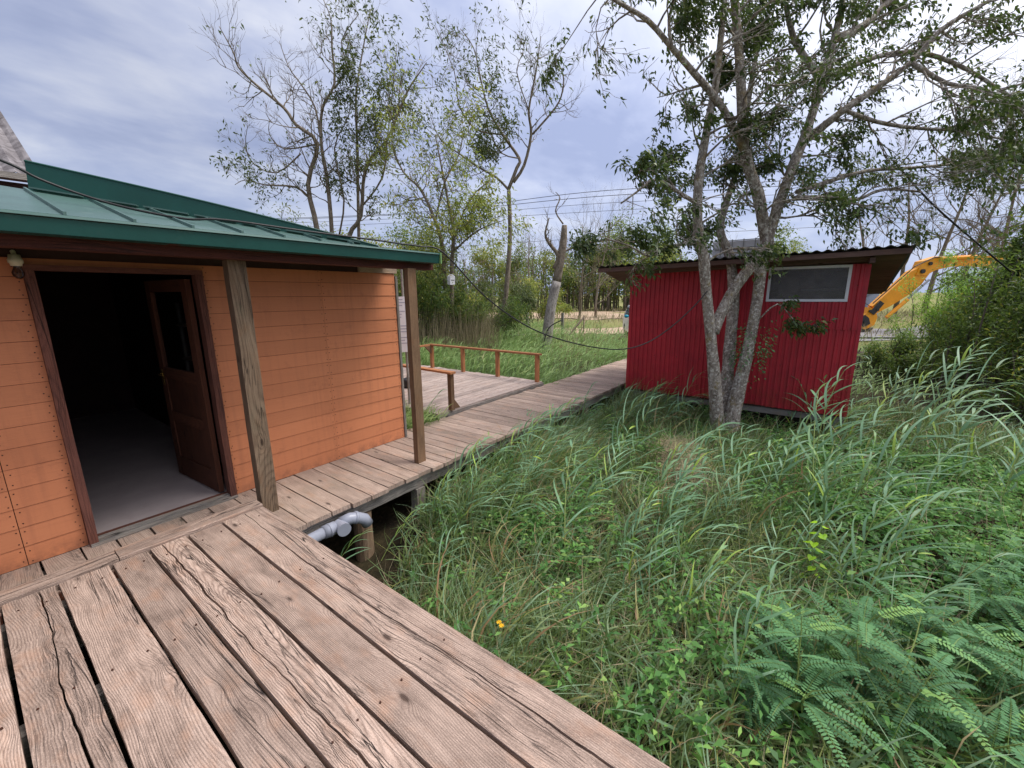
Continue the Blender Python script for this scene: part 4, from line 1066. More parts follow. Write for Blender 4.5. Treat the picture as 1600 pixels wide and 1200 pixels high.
# ---- climbing vine with lime heart leaves
x,y=pg(1262,930);t=thing('climbing_vine','thin vine with lime heart shaped leaves standing in the middle of the marsh','vine',(x,y,float(gz(x,y))))
mb=MB();pts=[(0.02*math.sin(i*1.3),.02*math.cos(i*1.1),i*.07) for i in range(10)];mb.tube(pts,.003,5);mb.build('stem',M['stemgreen'],t)
mb=MB()
for i in range(16):
    a=i*2.2;c=np.array([.02*math.sin(i*.8),.02*math.cos(i*.7),.12+i*.034]);d=np.array([math.cos(a),math.sin(a),-.3]);d/=np.linalg.norm(d);s=np.cross(d,[0,0,1.]);s/=np.linalg.norm(s);L=.055*random.uniform(.8,1.15)
    c=c+d*.025
    shp=[(0.08,0),(-.08,.28),(.12,.5),(.5,.42),(.8,.18),(1.,0),(.8,-.18),(.5,-.42),(.12,-.5),(-.08,-.28)]
    b=mb.add([c+d*L*u+s*L*v+np.array([0,0,abs(v)*.3*L]) for u,v in shp]);mb.face([b+k for k in range(10)],None,random.random())
mb.build('leaves',M['lime_leaf'],t)
# ---- yellow flowers by the deck
for i,(px,py,lab) in enumerate(((742,1000,'small yellow flower on the plant nearest the deck edge'),(738,993,'tiny yellow flower just above another in the plant at the deck edge'))):
    x,y=pg(px+45,py+60,-.5);t=thing('yellow_flower',lab,'flower',(x,y,float(gz(x,y))),'yellow flowers by the deck')
    mb=MB();mb.tube([(0,0,0),(.01,0,.15),(.0,.01,.3)],.002,4);mb.build('stem',M['stemgreen'],t)
    mb=MB()
    for k in range(8):
        a=k*math.pi/4;b=mb.add([(0,0.01,.3),(.012*math.cos(a-.3),.01+.012*math.sin(a-.3),.305),(.02*math.cos(a),.01+.02*math.sin(a),.303),(.012*math.cos(a+.3),.01+.012*math.sin(a+.3),.305)]);mb.face((b,b+1,b+2,b+3))
    mb.build('petals',painted('yellow_petal',srgb(240,190,20),.05),t)
# ------------------------------------------------------------------ trees
class Tree:
    def __init__(s,seed):
        s.cf=3.1 if seed in (3,) else 1.9;s.cp=seed*1.3;s.mb=MB();s.r=random.Random(seed);s.tips=[];s.n=0
    def limb(s,pts,rad,n=8):
        s.mb.tube(pts,rad,n,r=s.r.random());return pts
    def twig(s,p,d,L,r,lvl,maxl,spread=.6,up=.1,curl=.18,kids=(3,5),leafy=1.,wind=0.):
        k=4 if lvl<maxl else 3;pts=[np.array(p,float)];d=np.array(d,float);d/=np.linalg.norm(d)
        for i in range(k):
            d=d+np.array([s.r.gauss(0,curl),s.r.gauss(0,curl),s.r.gauss(0,curl)+up*.3])+WIND*wind*.12
            d/=np.linalg.norm(d);pts.append(pts[-1]+d*L/k)
        s.mb.tube(pts,[max(r*(1-.75*i/k),.0022) for i in range(k+1)],5 if lvl==0 else (4 if lvl==1 else 3),cap=False);s.n+=1
        if lvl>=maxl-1:
            for q in pts[1:]:
                nz=math.sin(q[0]*s.cf+s.cp)+math.sin(q[1]*s.cf*1.1+2*s.cp)+math.sin(q[2]*s.cf*1.25+3*s.cp)
                if s.r.random()<leafy*(1.7 if nz>.15 else .42): s.tips.append((q,d.copy()))
        if lvl<maxl:
            for j in range(s.r.randint(*kids)):
                u=s.r.uniform(.3,1.);i=min(int(u*k),k-1);q=pts[i]+(pts[i+1]-pts[i])*(u*k-i)
                a=np.array([s.r.gauss(0,1),s.r.gauss(0,1),s.r.gauss(0,1)]);a-=d*np.dot(a,d);a/=np.linalg.norm(a)+1e-9
                s.twig(q,d+a*spread*s.r.uniform(.7,1.4)+np.array([0,0,up]),L*s.r.uniform(.45,.7),r*.55,lvl+1,maxl,spread,up,curl,kids,leafy,wind)
    def along(s,pts,rad,n,L,lvl=0,maxl=2,u0=.3,leafy=1.,**k):
        P=[np.array(p,float) for p in pts];seg=[np.linalg.norm(b-a) for a,b in zip(P[:-1],P[1:])];T=sum(seg)
        for j in range(n):
            u=(u0+(1-u0)*(j+s.r.random()*.9)/n)*T;i=0
            while i<len(seg)-1 and u>seg[i]: u-=seg[i];i+=1
            f=min(u/seg[i],1);q=P[i]+(P[i+1]-P[i])*f;d=(P[i+1]-P[i])/seg[i];rr=(rad[i]*(1-f)+rad[i+1]*f)*.5
            a=np.array([s.r.gauss(0,1),s.r.gauss(0,1),s.r.gauss(0,.8)]);a-=d*np.dot(a,d);a/=np.linalg.norm(a)+1e-9
            s.twig(q,d*.6+a,L*s.r.uniform(.6,1.3),min(rr,.02*L+.004),lvl,maxl,leafy=leafy,**k)
def catmull(P,n=4):
    P=[np.array(p,float) for p in P];out=[]
    for i in range(len(P)-1):
        p0=P[max(i-1,0)];p1=P[i];p2=P[i+1];p3=P[min(i+2,len(P)-1)]
        for k in range(n):
            t=k/n;out.append(.5*((2*p1)+(-p0+p2)*t+(2*p0-5*p1+4*p2-p3)*t*t+(-p0+3*p1-3*p2+p3)*t**3))
    out.append(P[-1]);return out
def crown(tips,per,Ln,Wd,spread,droop,rsh=0.,downd=.6):
    T=np.array([t[0] for t in tips]);Dr=np.array([t[1] for t in tips]);n=len(T)
    P=np.repeat(T,per,0)+rng.normal(0,spread,(n*per,3));m=n*per
    D=np.repeat(Dr,per,0)*.5+rng.normal(0,.7,(m,3))+np.array([0,0,-downd])+WIND*.35
    cl=np.repeat(rng.normal(0,.16,n),per)
    return leaves(P,D,Ln*rng.uniform(.6,1.25,m),Wd*rng.uniform(.7,1.2,m),np.clip(rng.beta(2,2.2,m)+cl+rsh,0,1),droop)
def limbs_px(pl,depths,rads):
    P=[W(x,y,d) for (x,y),d in zip(pl,depths)]
    Q=catmull(P,3);R=np.interp(np.linspace(0,len(P)-1,len(Q)),range(len(P)),rads);return Q,list(R)
def dl(a,b,n): return list(np.linspace(a,b,n))
# --- the forked tree in front of the shed
T=Tree(3);main=[]
def L_(pl,d0,d1,rads,n=9):
    Q,R=limbs_px(pl,dl(d0,d1,len(pl)),np.interp(np.linspace(0,1,len(pl)),np.linspace(0,1,len(rads)),rads));T.limb(Q,[r*random.uniform(.93,1.07) for r in R],n);main.append((Q,R));return Q,R
LA=L_([(1124,690),(1120,650),(1117,600),(1110,520),(1103,450),(1099,400),(1090,350),(1092,280),(1105,200),(1120,120),(1128,40),(1140,-60)],6.45,6.3,[.13,.11,.092,.08,.076,.074,.07,.062,.054,.045,.036,.026],12)
LC=L_([(1138,690),(1143,655),(1156,600),(1170,540),(1183,470),(1192,400),(1210,340),(1238,262),(1262,200),(1287,120),(1306,50),(1328,-50)],6.45,6.7,[.145,.12,.10,.084,.08,.078,.074,.068,.06,.052,.042,.03],12)
L_([(1114,520),(1126,490),(1150,447),(1180,408),(1200,380)],6.42,6.6,[.09,.085,.08,.08,.07])
L_([(1132,650),(1136,590),(1141,530),(1146,460),(1140,400),(1125,360),(1138,306),(1156,250),(1170,150),(1190,40)],6.65,7.4,[.12,.1,.09,.085,.075,.06,.05,.045,.04,.03])
LD=L_([(1200,385),(1192,345),(1184,302),(1166,250),(1160,180),(1155,90),(1146,-20)],6.6,6.4,[.09,.085,.08,.075,.07,.06,.05])
LF=L_([(1165,240),(1130,170),(1085,115),(1050,75),(1012,32),(965,3),(925,-25)],6.4,5.7,[.055,.045,.04,.034,.028,.022,.016])
LG=L_([(1262,215),(1289,195),(1320,171),(1372,136),(1425,96),(1469,48),(1530,10),(1620,-40)],6.65,5.9,[.06,.052,.046,.04,.034,.03,.024,.018])
LH=L_([(1285,130),(1307,116),(1372,88),(1442,83),(1512,109),(1582,153),(1670,200)],6.7,6.2,[.042,.036,.032,.028,.024,.018,.012],7)
LI=L_([(1245,300),(1294,284),(1355,267),(1425,262),(1512,254),(1620,238)],6.7,7.4,[.036,.032,.027,.022,.017,.012],7)
LJ=L_([(1238,310),(1290,308),(1335,313),(1380,296),(1440,300)],6.5,5.9,[.035,.03,.025,.02,.012],6)
LK=L_([(1093,320),(1060,300),(1025,280),(995,300),(970,318)],6.35,6.0,[.03,.026,.02,.015,.01],6)
LM=L_([(1096,375),(1050,385),(1015,400),(985,385),(945,372)],6.35,6.0,[.03,.026,.02,.015,.01],6)
LN=L_([(1306,60),(1350,40),(1400,-10),(1450,-60)],6.7,7.2,[.06,.05,.04,.03],6)
LO=L_([(1287,130),(1240,60),(1225,-20)],6.7,6.9,[.05,.04,.03],6)
LP_=L_([(1050,75),(1045,30),(1060,-20)],5.95,5.9,[.025,.02,.015],5)
LQ=L_([(1425,98),(1480,130),(1540,140),(1600,175)],5.9,5.4,[.03,.025,.02,.012],5)
LR=L_([(1320,172),(1370,190),(1430,200),(1500,205),(1590,222)],6.3,6.2,[.03,.028,.022,.018,.01],5)
LS=L_([(1185,500),(1215,475),(1240,500),(1262,520)],6.35,6.1,[.012,.01,.007,.004],5)
for (Q,R),n,L,u0,lf,k in ((LA,20,.8,.42,1.2,{}),(LC,18,.8,.45,1.,{}),(LD,16,.7,.1,1.2,{}),(LF,11,.75,.15,.75,{}),(LG,14,.8,.05,.5,{}),(LH,12,.7,.1,.5,{}),(LI,15,.9,.05,.8,{}),(LJ,10,.7,.2,.9,{}),(LK,10,.55,.2,1.,{}),(LM,9,.5,.2,1.,{}),(LN,8,.8,.1,.9,{}),(LO,8,.7,.1,.9,{}),(LP_,5,.5,.3,.8,{}),(LQ,8,.8,.1,.6,{}),(LR,11,.8,.1,.7,{}),(main[3][0:2],10,.7,.5,.9,{})):
    T.along(Q,R,n,L,0,2,u0=u0,leafy=lf*.5,up=.02,wind=1.6,kids=(3,5),spread=.7)
T.along(*LS,5,.2,1,2,u0=.4,leafy=.9,up=0,wind=1.)
t=thing('forked_tree','tall forked tree with lichen covered trunks in front of the red shed','tree',tuple(W(1130,665,6.5)))
org=np.array(t.location)
T.mb.build('trunk',M['barkbig'],t,smooth=True,origin=org)
V,Fq,R=crown(T.tips,5,.088,.033,.045,.5,downd=.6)
k=None
npmesh('crown',V-org,Fq,R,M['leafdark'],t)
print('big tree',T.n,len(T.tips),len(Fq))
# ivy patch on the trunk
n=420;a=rng.uniform(0,6.28,n);c=np.array([W(1172,540,6.35)]);hh=rng.normal(0,.22,n)
base=np.array([np.interp(h,[-.6,.6],[0,1]) for h in hh])[:,None]*(W(1192,490,6.35)-W(1160,600,6.35))+W(1160,600,6.35)
P=base+np.stack([np.cos(a),np.sin(a),np.zeros(n)],-1)*rng.uniform(.14,.27,n)[:,None]
V,Fq,R=leaves(P,np.stack([np.cos(a),np.sin(a),-.6+0*a],-1)+rng.normal(0,.4,(n,3)),rng.uniform(.03,.06,n),rng.uniform(.018,.03,n))
tag(npmesh('ivy',V,Fq,R,M['frond']),'ivy leaves clinging to the right trunk of the forked tree','ivy')
z1=lambda x,y:(320+.375*x,.375*y)
def traced(name,label,cat,base,limblist,leafy,leafmat,barkmat,seed,tw,per=3,ln=.1,wd=.03,group=None,maxl=2,spr=.1,kids=(3,4),rs=.68):
    T_=Tree(seed);L2=[]
    for pl,d0,d1,rads in limblist:
        rads=rs*np.interp(np.linspace(0,1,len(pl)),np.linspace(0,1,len(rads)),rads);Q,R=limbs_px(pl,dl(d0,d1,len(pl)),rads);T_.limb(Q,R,8);L2.append((Q,R))
    for (Q,R),(n,L,u0,lf) in zip(L2,tw): T_.along(Q,R,n,L,0,maxl,u0=u0,leafy=lf,up=.16,curl=.2,spread=.55,kids=kids)
    t=thing(name,label,cat,base,group);org=np.array(base)
    T_.mb.build('trunk',barkmat,t,smooth=True,origin=org)
    if T_.tips:
        V,Fq,R=crown(T_.tips,per,ln,wd,spr,.4);npmesh('crown',V-org,Fq,R,leafmat,t)
    print(label,T_.n,len(T_.tips));return t
b=W(500,450,16);b[2]=-.3
b1=tuple(b)
zz=lambda *p:[z1(*q) for q in p]
traced('slender_tree','tall many stemmed half bare tree behind the cabin roof','tree',b1,[
 (zz((480,1230),(470,970),(430,770),(470,600),(380,520),(330,450),(210,350),(140,280),(120,220),(60,110)),16,15,[.16,.14,.11,.1,.08,.07,.055,.04,.03,.015]),
 (zz((530,1200),(530,980),(510,750),(485,600),(490,450),(540,350),(530,200),(525,80),(490,-10)),16,16.5,[.14,.11,.1,.08,.07,.06,.045,.03,.015]),
 (zz((600,1200),(600,990),(650,900),(670,700),(760,580),(840,390),(890,310),(925,260)),16.4,15.5,[.14,.12,.1,.08,.06,.05,.03,.015]),
 (zz((645,1100),(640,900),(635,600),(630,400),(660,200),(690,40)),16.6,17,[.1,.085,.07,.05,.035,.015]),
 (zz((440,830),(380,780),(250,770),(170,750),(125,770)),16,15,[.06,.05,.035,.02,.012]),
 (zz((485,600),(460,450),(400,350),(350,280),(310,170)),16.2,16.4,[.05,.045,.035,.025,.012]),
 (zz((540,370),(590,280),(570,170),(640,60)),16.5,16.8,[.05,.04,.03,.012]),
 (zz((470,600),(330,620),(270,560),(270,500)),15.8,15.2,[.04,.03,.02,.01]),
 (zz((400,640),(300,720),(200,680),(170,600),(180,520)),15.8,15.2,[.04,.03,.025,.018,.01]),
 (zz((655,860),(740,740),(760,580),(780,400),(800,190)),16.4,16.8,[.05,.045,.035,.025,.012]),
 (zz((560,980),(580,830),(540,620),(600,480),(610,330)),16.4,16,[.05,.045,.035,.025,.012])],
 .5,M['leafolive'],M['bark'],21,[(24,1.1,.35,.03),(24,1.,.3,.06),(26,1.1,.3,.22),(18,1.,.3,.26),(10,.8,.2,.15),(16,.8,.2,.0),(12,.8,.2,.0),(9,.7,.2,.03),(12,.7,.2,.05),(18,.9,.2,.6),(14,.8,.2,.5)],per=3,ln=.17,wd=.055,spr=.12)
b=W(705,470,15);b[2]=-.3
traced('leafy_tree','yellow green leafy tree between the bare tree and the cabin corner','tree',tuple(b),[
 (zz((1030,1300),(1030,1100),(1035,960),(1010,820),(985,690),(960,560)),15,15,[.12,.1,.08,.06,.04,.02]),
 (zz((1000,1200),(990,1030),(960,920),(900,790),(830,720),(780,600),(800,470)),15,15,[.11,.1,.08,.06,.045,.03,.015]),
 (zz((1040,990),(1080,880),(1130,800),(1180,760)),15,14.5,[.05,.04,.03,.015]),
 (zz((960,920),(1000,760),(1060,640),(1080,520)),15,15.5,[.05,.04,.03,.015]),
 (zz((1035,1050),(1110,980),(1180,940),(1240,920)),15,14.5,[.05,.04,.03,.015])],
 1,M['leafyellow'],M['bark'],22,[(18,1.0,.3,.5),(20,1.,.3,.5),(10,.8,.1,.6),(12,.9,.1,.5),(10,.8,.1,.6)],per=3,ln=.17,wd=.05,spr=.14)
b=W(780,545,18.5)
traced('bare_tree','slender tree with bare upswept crown beyond the railed platform','tree',tuple(b),[
 ([(775,560),(781,525),(788,480),(794,420),(797,360),(795,298)],18.5,18.5,[.24,.2,.17,.15,.13,.12]),
 (zz((1265,790),(1215,740),(1130,690),(1060,640),(980,580),(940,480)),18.5,18,[.08,.07,.06,.045,.03,.015]),
 (zz((1265,790),(1300,700),(1310,660),(1240,560),(1180,450),(1150,330),(1120,200),(1065,120)),18.5,19,[.11,.1,.09,.075,.06,.045,.03,.015]),
 (zz((1285,760),(1330,690),(1360,560),(1350,460),(1380,300),(1400,150)),18.5,18,[.1,.09,.08,.06,.045,.015]),
 (zz((1365,560),(1460,450),(1490,380),(1490,300),(1440,200)),18.3,17.5,[.06,.05,.04,.03,.015]),
 (zz((1240,560),(1130,540),(1060,440),(1040,300),(960,110)),18.5,18,[.05,.045,.035,.025,.012]),
 (zz((1310,660),(1240,640),(1190,560),(1160,500)),18.5,18.6,[.04,.035,.025,.015]),
 (zz((1350,460),(1300,300),(1330,200),(1290,130)),18.3,18.6,[.035,.03,.02,.01])],
 1,M['leafolive'],M['bark'],23,[(0,1,1,0),(16,1.1,.2,.3),(22,1.1,.25,.2),(16,1.1,.25,.05),(12,1.,.2,.0),(14,1.,.2,.05),(12,1.,.2,.6),(9,.9,.2,.08)],per=3,ln=.2,wd=.06,spr=.15)
b=W(850,565,15.5)
t=traced('tree_snag','broken leaning snag, bark gone at the foot, beside the platform','dead tree',tuple(b),[
 ([(865,420),(872,400),(858,380),(852,365),(858,340)],15.5,15.3,[.07,.07,.06,.04,.02]),
 ([(878,395),(900,385),(925,378),(960,375),(1000,380)],15.5,15,[.04,.035,.03,.02,.01]),
 ([(880,350),(868,330),(875,310),(868,300)],15.5,15.7,[.03,.025,.02,.01])],
 0,M['leafmid'],M['bark'],24,[(6,.7,.3,0),(9,.7,.2,0),(4,.5,.3,0)],maxl=1,rs=1.)
T4=MB();Q,R=limbs_px([(846,575),(852,545),(861,480),(870,440)],[15.5]*4,[.24,.21,.18,.165]);T4.tube(Q,R,12);org=np.array(b);T4.build('bare_foot',M['barkpale'],t,smooth=True,origin=org)
T4=MB();Q,R=limbs_px([(870,440),(875,410),(880,380),(882,352)],[15.5]*4,[.16,.15,.13,.09]);T4.tube(Q,R,12);T4.build('upper_trunk',M['bark'],t,smooth=True,origin=org)
# meter box on a trunk
p=W(705,438,14.6);t=thing('meter_box','small white box fixed to a trunk above the thicket','box',tuple(p))
mb=MB();mb.prism([(-.13,-.07,-.15),(.1,-.07,-.15),(.13,-.07,.13),(0,-.07,.2),(-.11,-.07,.13)],(0,.14,0));mb.build('casing',M['white'],t)
mb=MB();mb.box((-.08,-.075,-.02),(.08,-.071,.02));mb.build('vent',M['concrete'],t)
# --- generic trees/bushes
def gentree(name,label,cat,base,h,r0,leafmat,barkmat,seed,leafy=.8,per=3,ln=.2,wd=.08,levels=3,nl=9,group=None,u0=.3,spr=.2,kids=(2,4),lean=0.,Lf=.33,up=.15):
    T_=Tree(seed);rr=T_.r;P=[np.array(base,float)];d=np.array([rr.gauss(0,.06),rr.gauss(0,.06),1.])+WIND*lean
    for i in range(6):
        d=d+np.array([rr.gauss(0,.07),rr.gauss(0,.07),0]);d/=np.linalg.norm(d);P.append(P[-1]+d*h/6)
    R=[r0*(1-.14*i) for i in range(7)];T_.limb(P,R,7)
    T_.along(P,R,nl,h*Lf,0,levels,u0=u0,leafy=leafy,up=up,curl=.18,spread=.6,kids=kids)
    t=thing(name,label,cat,tuple(base),group);org=np.array(base)
    T_.mb.build('trunk',barkmat,t,smooth=True,origin=org)
    if leafy>0 and T_.tips:
        V,Fq,R=crown(T_.tips,per,ln,wd,spr,.3);npmesh('crown',V-org,Fq,R,leafmat,t)
    return t
def copytree(src,loc,sc,rz,label,group):
    e=src.copy();C.objects.link(e)
    for ch in src.children: c=ch.copy();C.objects.link(c);c.parent=e
    e.location=loc;e.scale=sc;e.rotation_euler=(0,0,rz);e['label']=label
    if group: e['group']=group
    return e
def gp(px,d):
    p=W(px,500,d);return np.array([p[0],p[1],float(gz(p[0],p[1]))])
# trees of the far wood, told apart by place
G='trees on the edge of the far wood'
wood_l=[(690,50,7.5,'m'),(735,47,6.,'b'),(770,52,7.,'y'),(805,50,5.5,'m'),(835,56,8.,'b'),(868,52,6.,'y'),(905,50,6.5,'m'),(930,54,9.,'b'),(950,50,6.6,'y'),(975,49,6.5,'m'),(1002,52,8,'m'),(1030,50,6.5,'y'),(620,44,7,'m'),(570,42,7,'y'),(1060,54,8,'m'),(1110,52,7,'b'),(1160,50,7,'m'),(1210,52,7,'y')]
src={}
nm={'m':'green leafy tree of the far wood','y':'yellowing tree of the far wood','b':'bare grey tree standing up out of the far wood'}
for i,(px,d,h,k) in enumerate(wood_l):
    b=gp(px,d)
    if k not in src:
        src[k]=(gentree('wood_tree',nm[k],'tree',tuple(b),h,.14,{'m':M['leafmid'],'y':M['leafyellow'],'b':M['leafmid']}[k],M['bark'],40+i,leafy=0 if k=='b' else .9,per=5,ln=.3,wd=.16,levels=2,nl=16,spr=.35,u0=.12,group='%s trees on the edge of the far wood'%{'m':'green','y':'yellowing','b':'bare'}[k],Lf=.3 if k!='b' else .4,kids=(3,5)),h)
    else:
        s0,h0=src[k];s=h/h0;copytree(s0,tuple(b),(s*1.1,s*1.1,s),random.uniform(0,6.28),nm[k],s0['group'])
# the wood behind them: one mass of trunks and leaves
n=52000;S=rng.uniform(-75,45,n);Dp=rng.uniform(52,66,n);u=rng.random(n)**.8
hgt=5.6+1.6*vnoise(S,S*0,.35,2)+1.*vnoise(S,Dp,.9,3);Zr=u*hgt
P=fh[None]*Dp[:,None]+rt0[None]*S[:,None];P[:,2]=gz(P[:,0],P[:,1])+Zr
dens=.6+.4*smooth(.1,.45,u)
k=(rng.random(n)<dens)&(vnoise(S,Zr*3,1.1,7)>-.75);P=P[k];m=len(P)
v1=leaves(P,rng.normal(0,1,(m,3))+np.array([0,0,-.3]),rng.uniform(.25,.55,m),rng.uniform(.12,.3,m),np.clip(rng.beta(2,2,m)+.18*vnoise(P[:,0],P[:,1],.5,6),0,1))
n=1300;S=rng.uniform(-75,45,n);Dp=rng.uniform(51,64,n);P=fh[None]*Dp[:,None]+rt0[None]*S[:,None];P[:,2]=gz(P[:,0],P[:,1])-.2
mw=MB()
for p in P: 
    hh=random.uniform(4,7.2);q=p+np.array([random.gauss(0,.35),random.gauss(0,.35),hh]);mw.tube([p,(p+q)/2+np.array([random.gauss(0,.1),0,0]),q],[.09,.06,.02],4,cap=False)
far=MB();base=len(v1[0])
far.v=[tuple(x) for x in v1[0]];far.f=[tuple(int(a) for a in x) for x in v1[1]];far.uv=[(0,0)]*(4*len(far.f));far.r=list(v1[2]);far.mi=[0]*len(far.f)
for fc,r,in zip(mw.f,mw.r): far.f.append(tuple(a+base for a in fc));far.r.append(r);far.mi.append(1);far.uv.extend([(0,0)]*len(fc))
far.v+=mw.v
tag(far.build('far_wood',[M['leafmid'],M['bark']]),'far wood of close standing trees beyond the sandy road','wood',kind='stuff')
# bare trees at right behind the excavator, seen through the limbs
G='bare trees behind the excavator'
bt=None
for i,(px,d,h,lab) in enumerate(((1395,33,10.5,'bare tree rising above the right end of the shed roof'),(1440,30,10.5,'bare tree rising over the elbow of the excavator arm'),(1490,32,11,'second bare tree right of the shed, over the digger boom'),(1545,30,12,'tall bare tree left of the ivy covered shrub'),(1600,28,11.5,'bare tree at the right edge above the thicket'),(1345,36,9.5,'bare tree half hidden behind the shed roof edge'),(1660,28,12,'bare tree beyond the right edge'))):
    b=gp(px,d)
    if bt is None: bt=gentree('bare_wood_tree',lab,'tree',tuple(b),h,.17,M['leafmid'],M['bark'],61,leafy=0,levels=3,nl=10,u0=.12,group=G,kids=(3,4),Lf=.45,up=.3)
    else: copytree(bt,tuple(b),(1,1,h/10.5),i*1.1,lab,G)
for i,(px,d,h,lab) in enumerate(((905,30,6.5,'bare sapling right of the snag'),(930,34,7.5,'bare twiggy tree left of the shed roof'),(830,30,6,'thin bare tree left of the snag'))):
    b=gp(px,d);copytree(bt,tuple(b),(h/10.5*.9,h/10.5*.9,h/10.5),1+i*1.7,lab,'bare trees either side of the snag')
# ------------------------------------------------------------------ thickets
def bush(name,label,px,d,wid,h,leafmat,seed,n=5000,ln=.12,wd=.04,group=None,z0=0.,stems=18,droop=.4,direction=.4,rsh=0.,dep=None,bark_='twig'):
    b=gp(px,d);b[2]+=z0;r=np.random.default_rng(seed);t=thing(name,label,'shrub',tuple(b),group)
    mb=MB();tips=[]
    dep=dep or wid*.7
    for s in range(stems):
        ex=np.array([r.uniform(-1,1)*wid,0,0])[0];ey=r.uniform(-1,1)*dep;f=math.sqrt(max(0.05,1-(ex/wid)**2*.8))
        top=rt0*ex+fh*ey+np.array([0,0,h*f*r.uniform(.65,1.1)])+WIND*.25*h
        p0=rt0*ex*.6+fh*ey*.6;pts=[p0,p0*.4+top*.5+np.array([0,0,h*.12])+r.normal(0,.06,3),top];Q=catmull(pts,4)
        mb.tube(Q,list(np.linspace(.022,.004,len(Q))),4,cap=False)
        for j in range(9):
            i=r.integers(2,len(Q)-1);q=Q[i];dd=(Q[i+1]-Q[i]) if i+1<len(Q) else top-q;dd=dd/np.linalg.norm(dd)+r.normal(0,.7,3)+WIND*.4;L=r.uniform(.2,.5)*h*.45
            e=q+dd/np.linalg.norm(dd)*L;mid=(q+e)/2+r.normal(0,.04,3);mb.tube([q,mid,e],[.007,.005,.002],3,cap=False)
            for u in (.3,.6,.85,1.): tips.append(q+(e-q)*u)
    mb.build('stems',M[bark_],t)
    tips=np.array(tips);per=max(1,int(n/len(tips)));P=np.repeat(tips,per,0)+r.normal(0,.07*max(h,.8)**.5,(len(tips)*per,3));m=len(P)
    V,Fq,R=leaves(P,r.normal(0,.8,(m,3))+WIND*direction+np.array([0,0,-.2]),ln*r.uniform(.6,1.3,m),wd*r.uniform(.7,1.2,m),np.clip(r.beta(2,2,m)+rsh+np.repeat(r.normal(0,.15,len(tips)),per),0,1),droop)
    npmesh('foliage',V,Fq,R,leafmat,t);return t
# right hand thicket
bush('thicket_shrub','bright feathery bush right of the excavator arm',1490,12.5,1.8,1.9,M['leafbright'],1,9000,.13,.02,'shrubs of the right thicket',direction=1.2)
bush('thicket_shrub','pale green bush in front of the excavator boom',1500,15.,2.4,3.0,M['leafbright'],2,9000,.14,.03,'shrubs of the right thicket',direction=.9,rsh=.15)
bush('thicket_shrub','dark leafy bush at the right edge behind the leaning reeds',1605,8.0,1.6,3.1,M['leafbush'],3,20000,.1,.035,'shrubs of the right thicket',stems=30)
bush('thicket_shrub','dark brambly bush left of the edge bush, above the bent reeds',1540,10,1.5,2.2,M['leafbush'],4,12000,.1,.035,'shrubs of the right thicket',stems=26)
bush('thicket_shrub','tall ivy leaved shrub at the top of the right edge',1600,9.6,1.15,4.6,M['leafbush'],5,20000,.13,.06,'shrubs of the right thicket',rsh=.05,stems=30)
bush('thicket_shrub','low grey green bush at the right corner of the shed',1400,10.5,1.0,1.1,M['leafbush'],6,7000,.08,.025,'shrubs of the right thicket',stems=20)
bush('thicket_shrub','thorny low bush under the right thicket',1480,9.6,1.3,1.0,M['leafbush'],7,7000,.09,.025,'shrubs of the right thicket',stems=20)
bush('thicket_shrub','broad dark bush low at the right edge beyond the ground cover',1650,6.6,1.2,1.5,M['leafbush'],8,9000,.09,.03,'shrubs of the right thicket',stems=24)
bush('thicket_shrub','yellowish bush filling the gap behind the edge bushes',1585,12.5,2.0,3.9,M['leafbush'],9,15000,.13,.04,'shrubs of the right thicket',rsh=-.1)
bush('thicket_shrub','tall dark shrub standing behind the right edge bushes',1560,10.2,1.1,3.3,M['leafbush'],18,16000,.11,.045,'shrubs of the right thicket',stems=26)
bush('thicket_shrub','rounded green bush under the end of the excavator arm',1525,11.5,1.3,2.7,M['leafbright'],19,13000,.12,.03,'shrubs of the right thicket',stems=26,rsh=-.15,direction=.9)
# brush pile
b=gp(1365,11.5);t=thing('brush_pile','heap of grey dead branches beside the shed corner','brush pile',tuple(b))
mb=MB();r=random.Random(5)
for i in range(260):
    c=np.array([r.gauss(0,.8),r.gauss(0,.5),0]);c[2]=max(0,.75-.5*abs(c[0])-.4*abs(c[1]))*r.random();a=r.uniform(0,3.14);d=np.array([math.cos(a),math.sin(a),r.gauss(0,.35)]);L=r.uniform(.3,1.1)
    mb.tube([c-d*L/2,c+np.array([r.gauss(0,.05),r.gauss(0,.05),r.gauss(0,.05)]),c+d*L/2],[.014,.011,.004],4,cap=False)
mb.build('branches',M['twig'],t)
bush('hedge_shrub','dense dark bush low behind the cabin corner',660,15.2,1.8,2.5,M['leafbush'],11,12000,.15,.035,'bushes behind the platform',rsh=.05,stems=26)
bush('hedge_shrub','twiggy olive bush beyond the platform corner',715,16.5,2.0,2.5,M['leafbush'],12,8000,.15,.035,'bushes behind the platform',stems=26)
bush('hedge_shrub','tall dry reed and willow clump behind the slender tree',745,19,2.4,2.6,M['leafolive'],13,9000,.22,.03,'bushes behind the platform')
bush('hedge_shrub','loose yellowish bush beyond the slender tree',815,27,2.2,2.6,M['leafyellow'],14,5000,.25,.05,'bushes behind the platform')
bush('hedge_shrub','rounded olive bush behind the dense dark bush',620,17,2.4,3.6,M['leafolive'],15,8000,.17,.05,'bushes behind the platform')
bush('hedge_shrub','green bush showing over the gutter end',635,15,1.6,4.3,M['leafyellow'],16,6000,.15,.045,'bushes behind the platform',stems=14)
bush('hedge_shrub','pale leaved shrub showing over the cabin roof',430,17,2.2,4.7,M['leafmid'],17,4500,.16,.04,'bushes behind the platform',stems=14,rsh=.2)
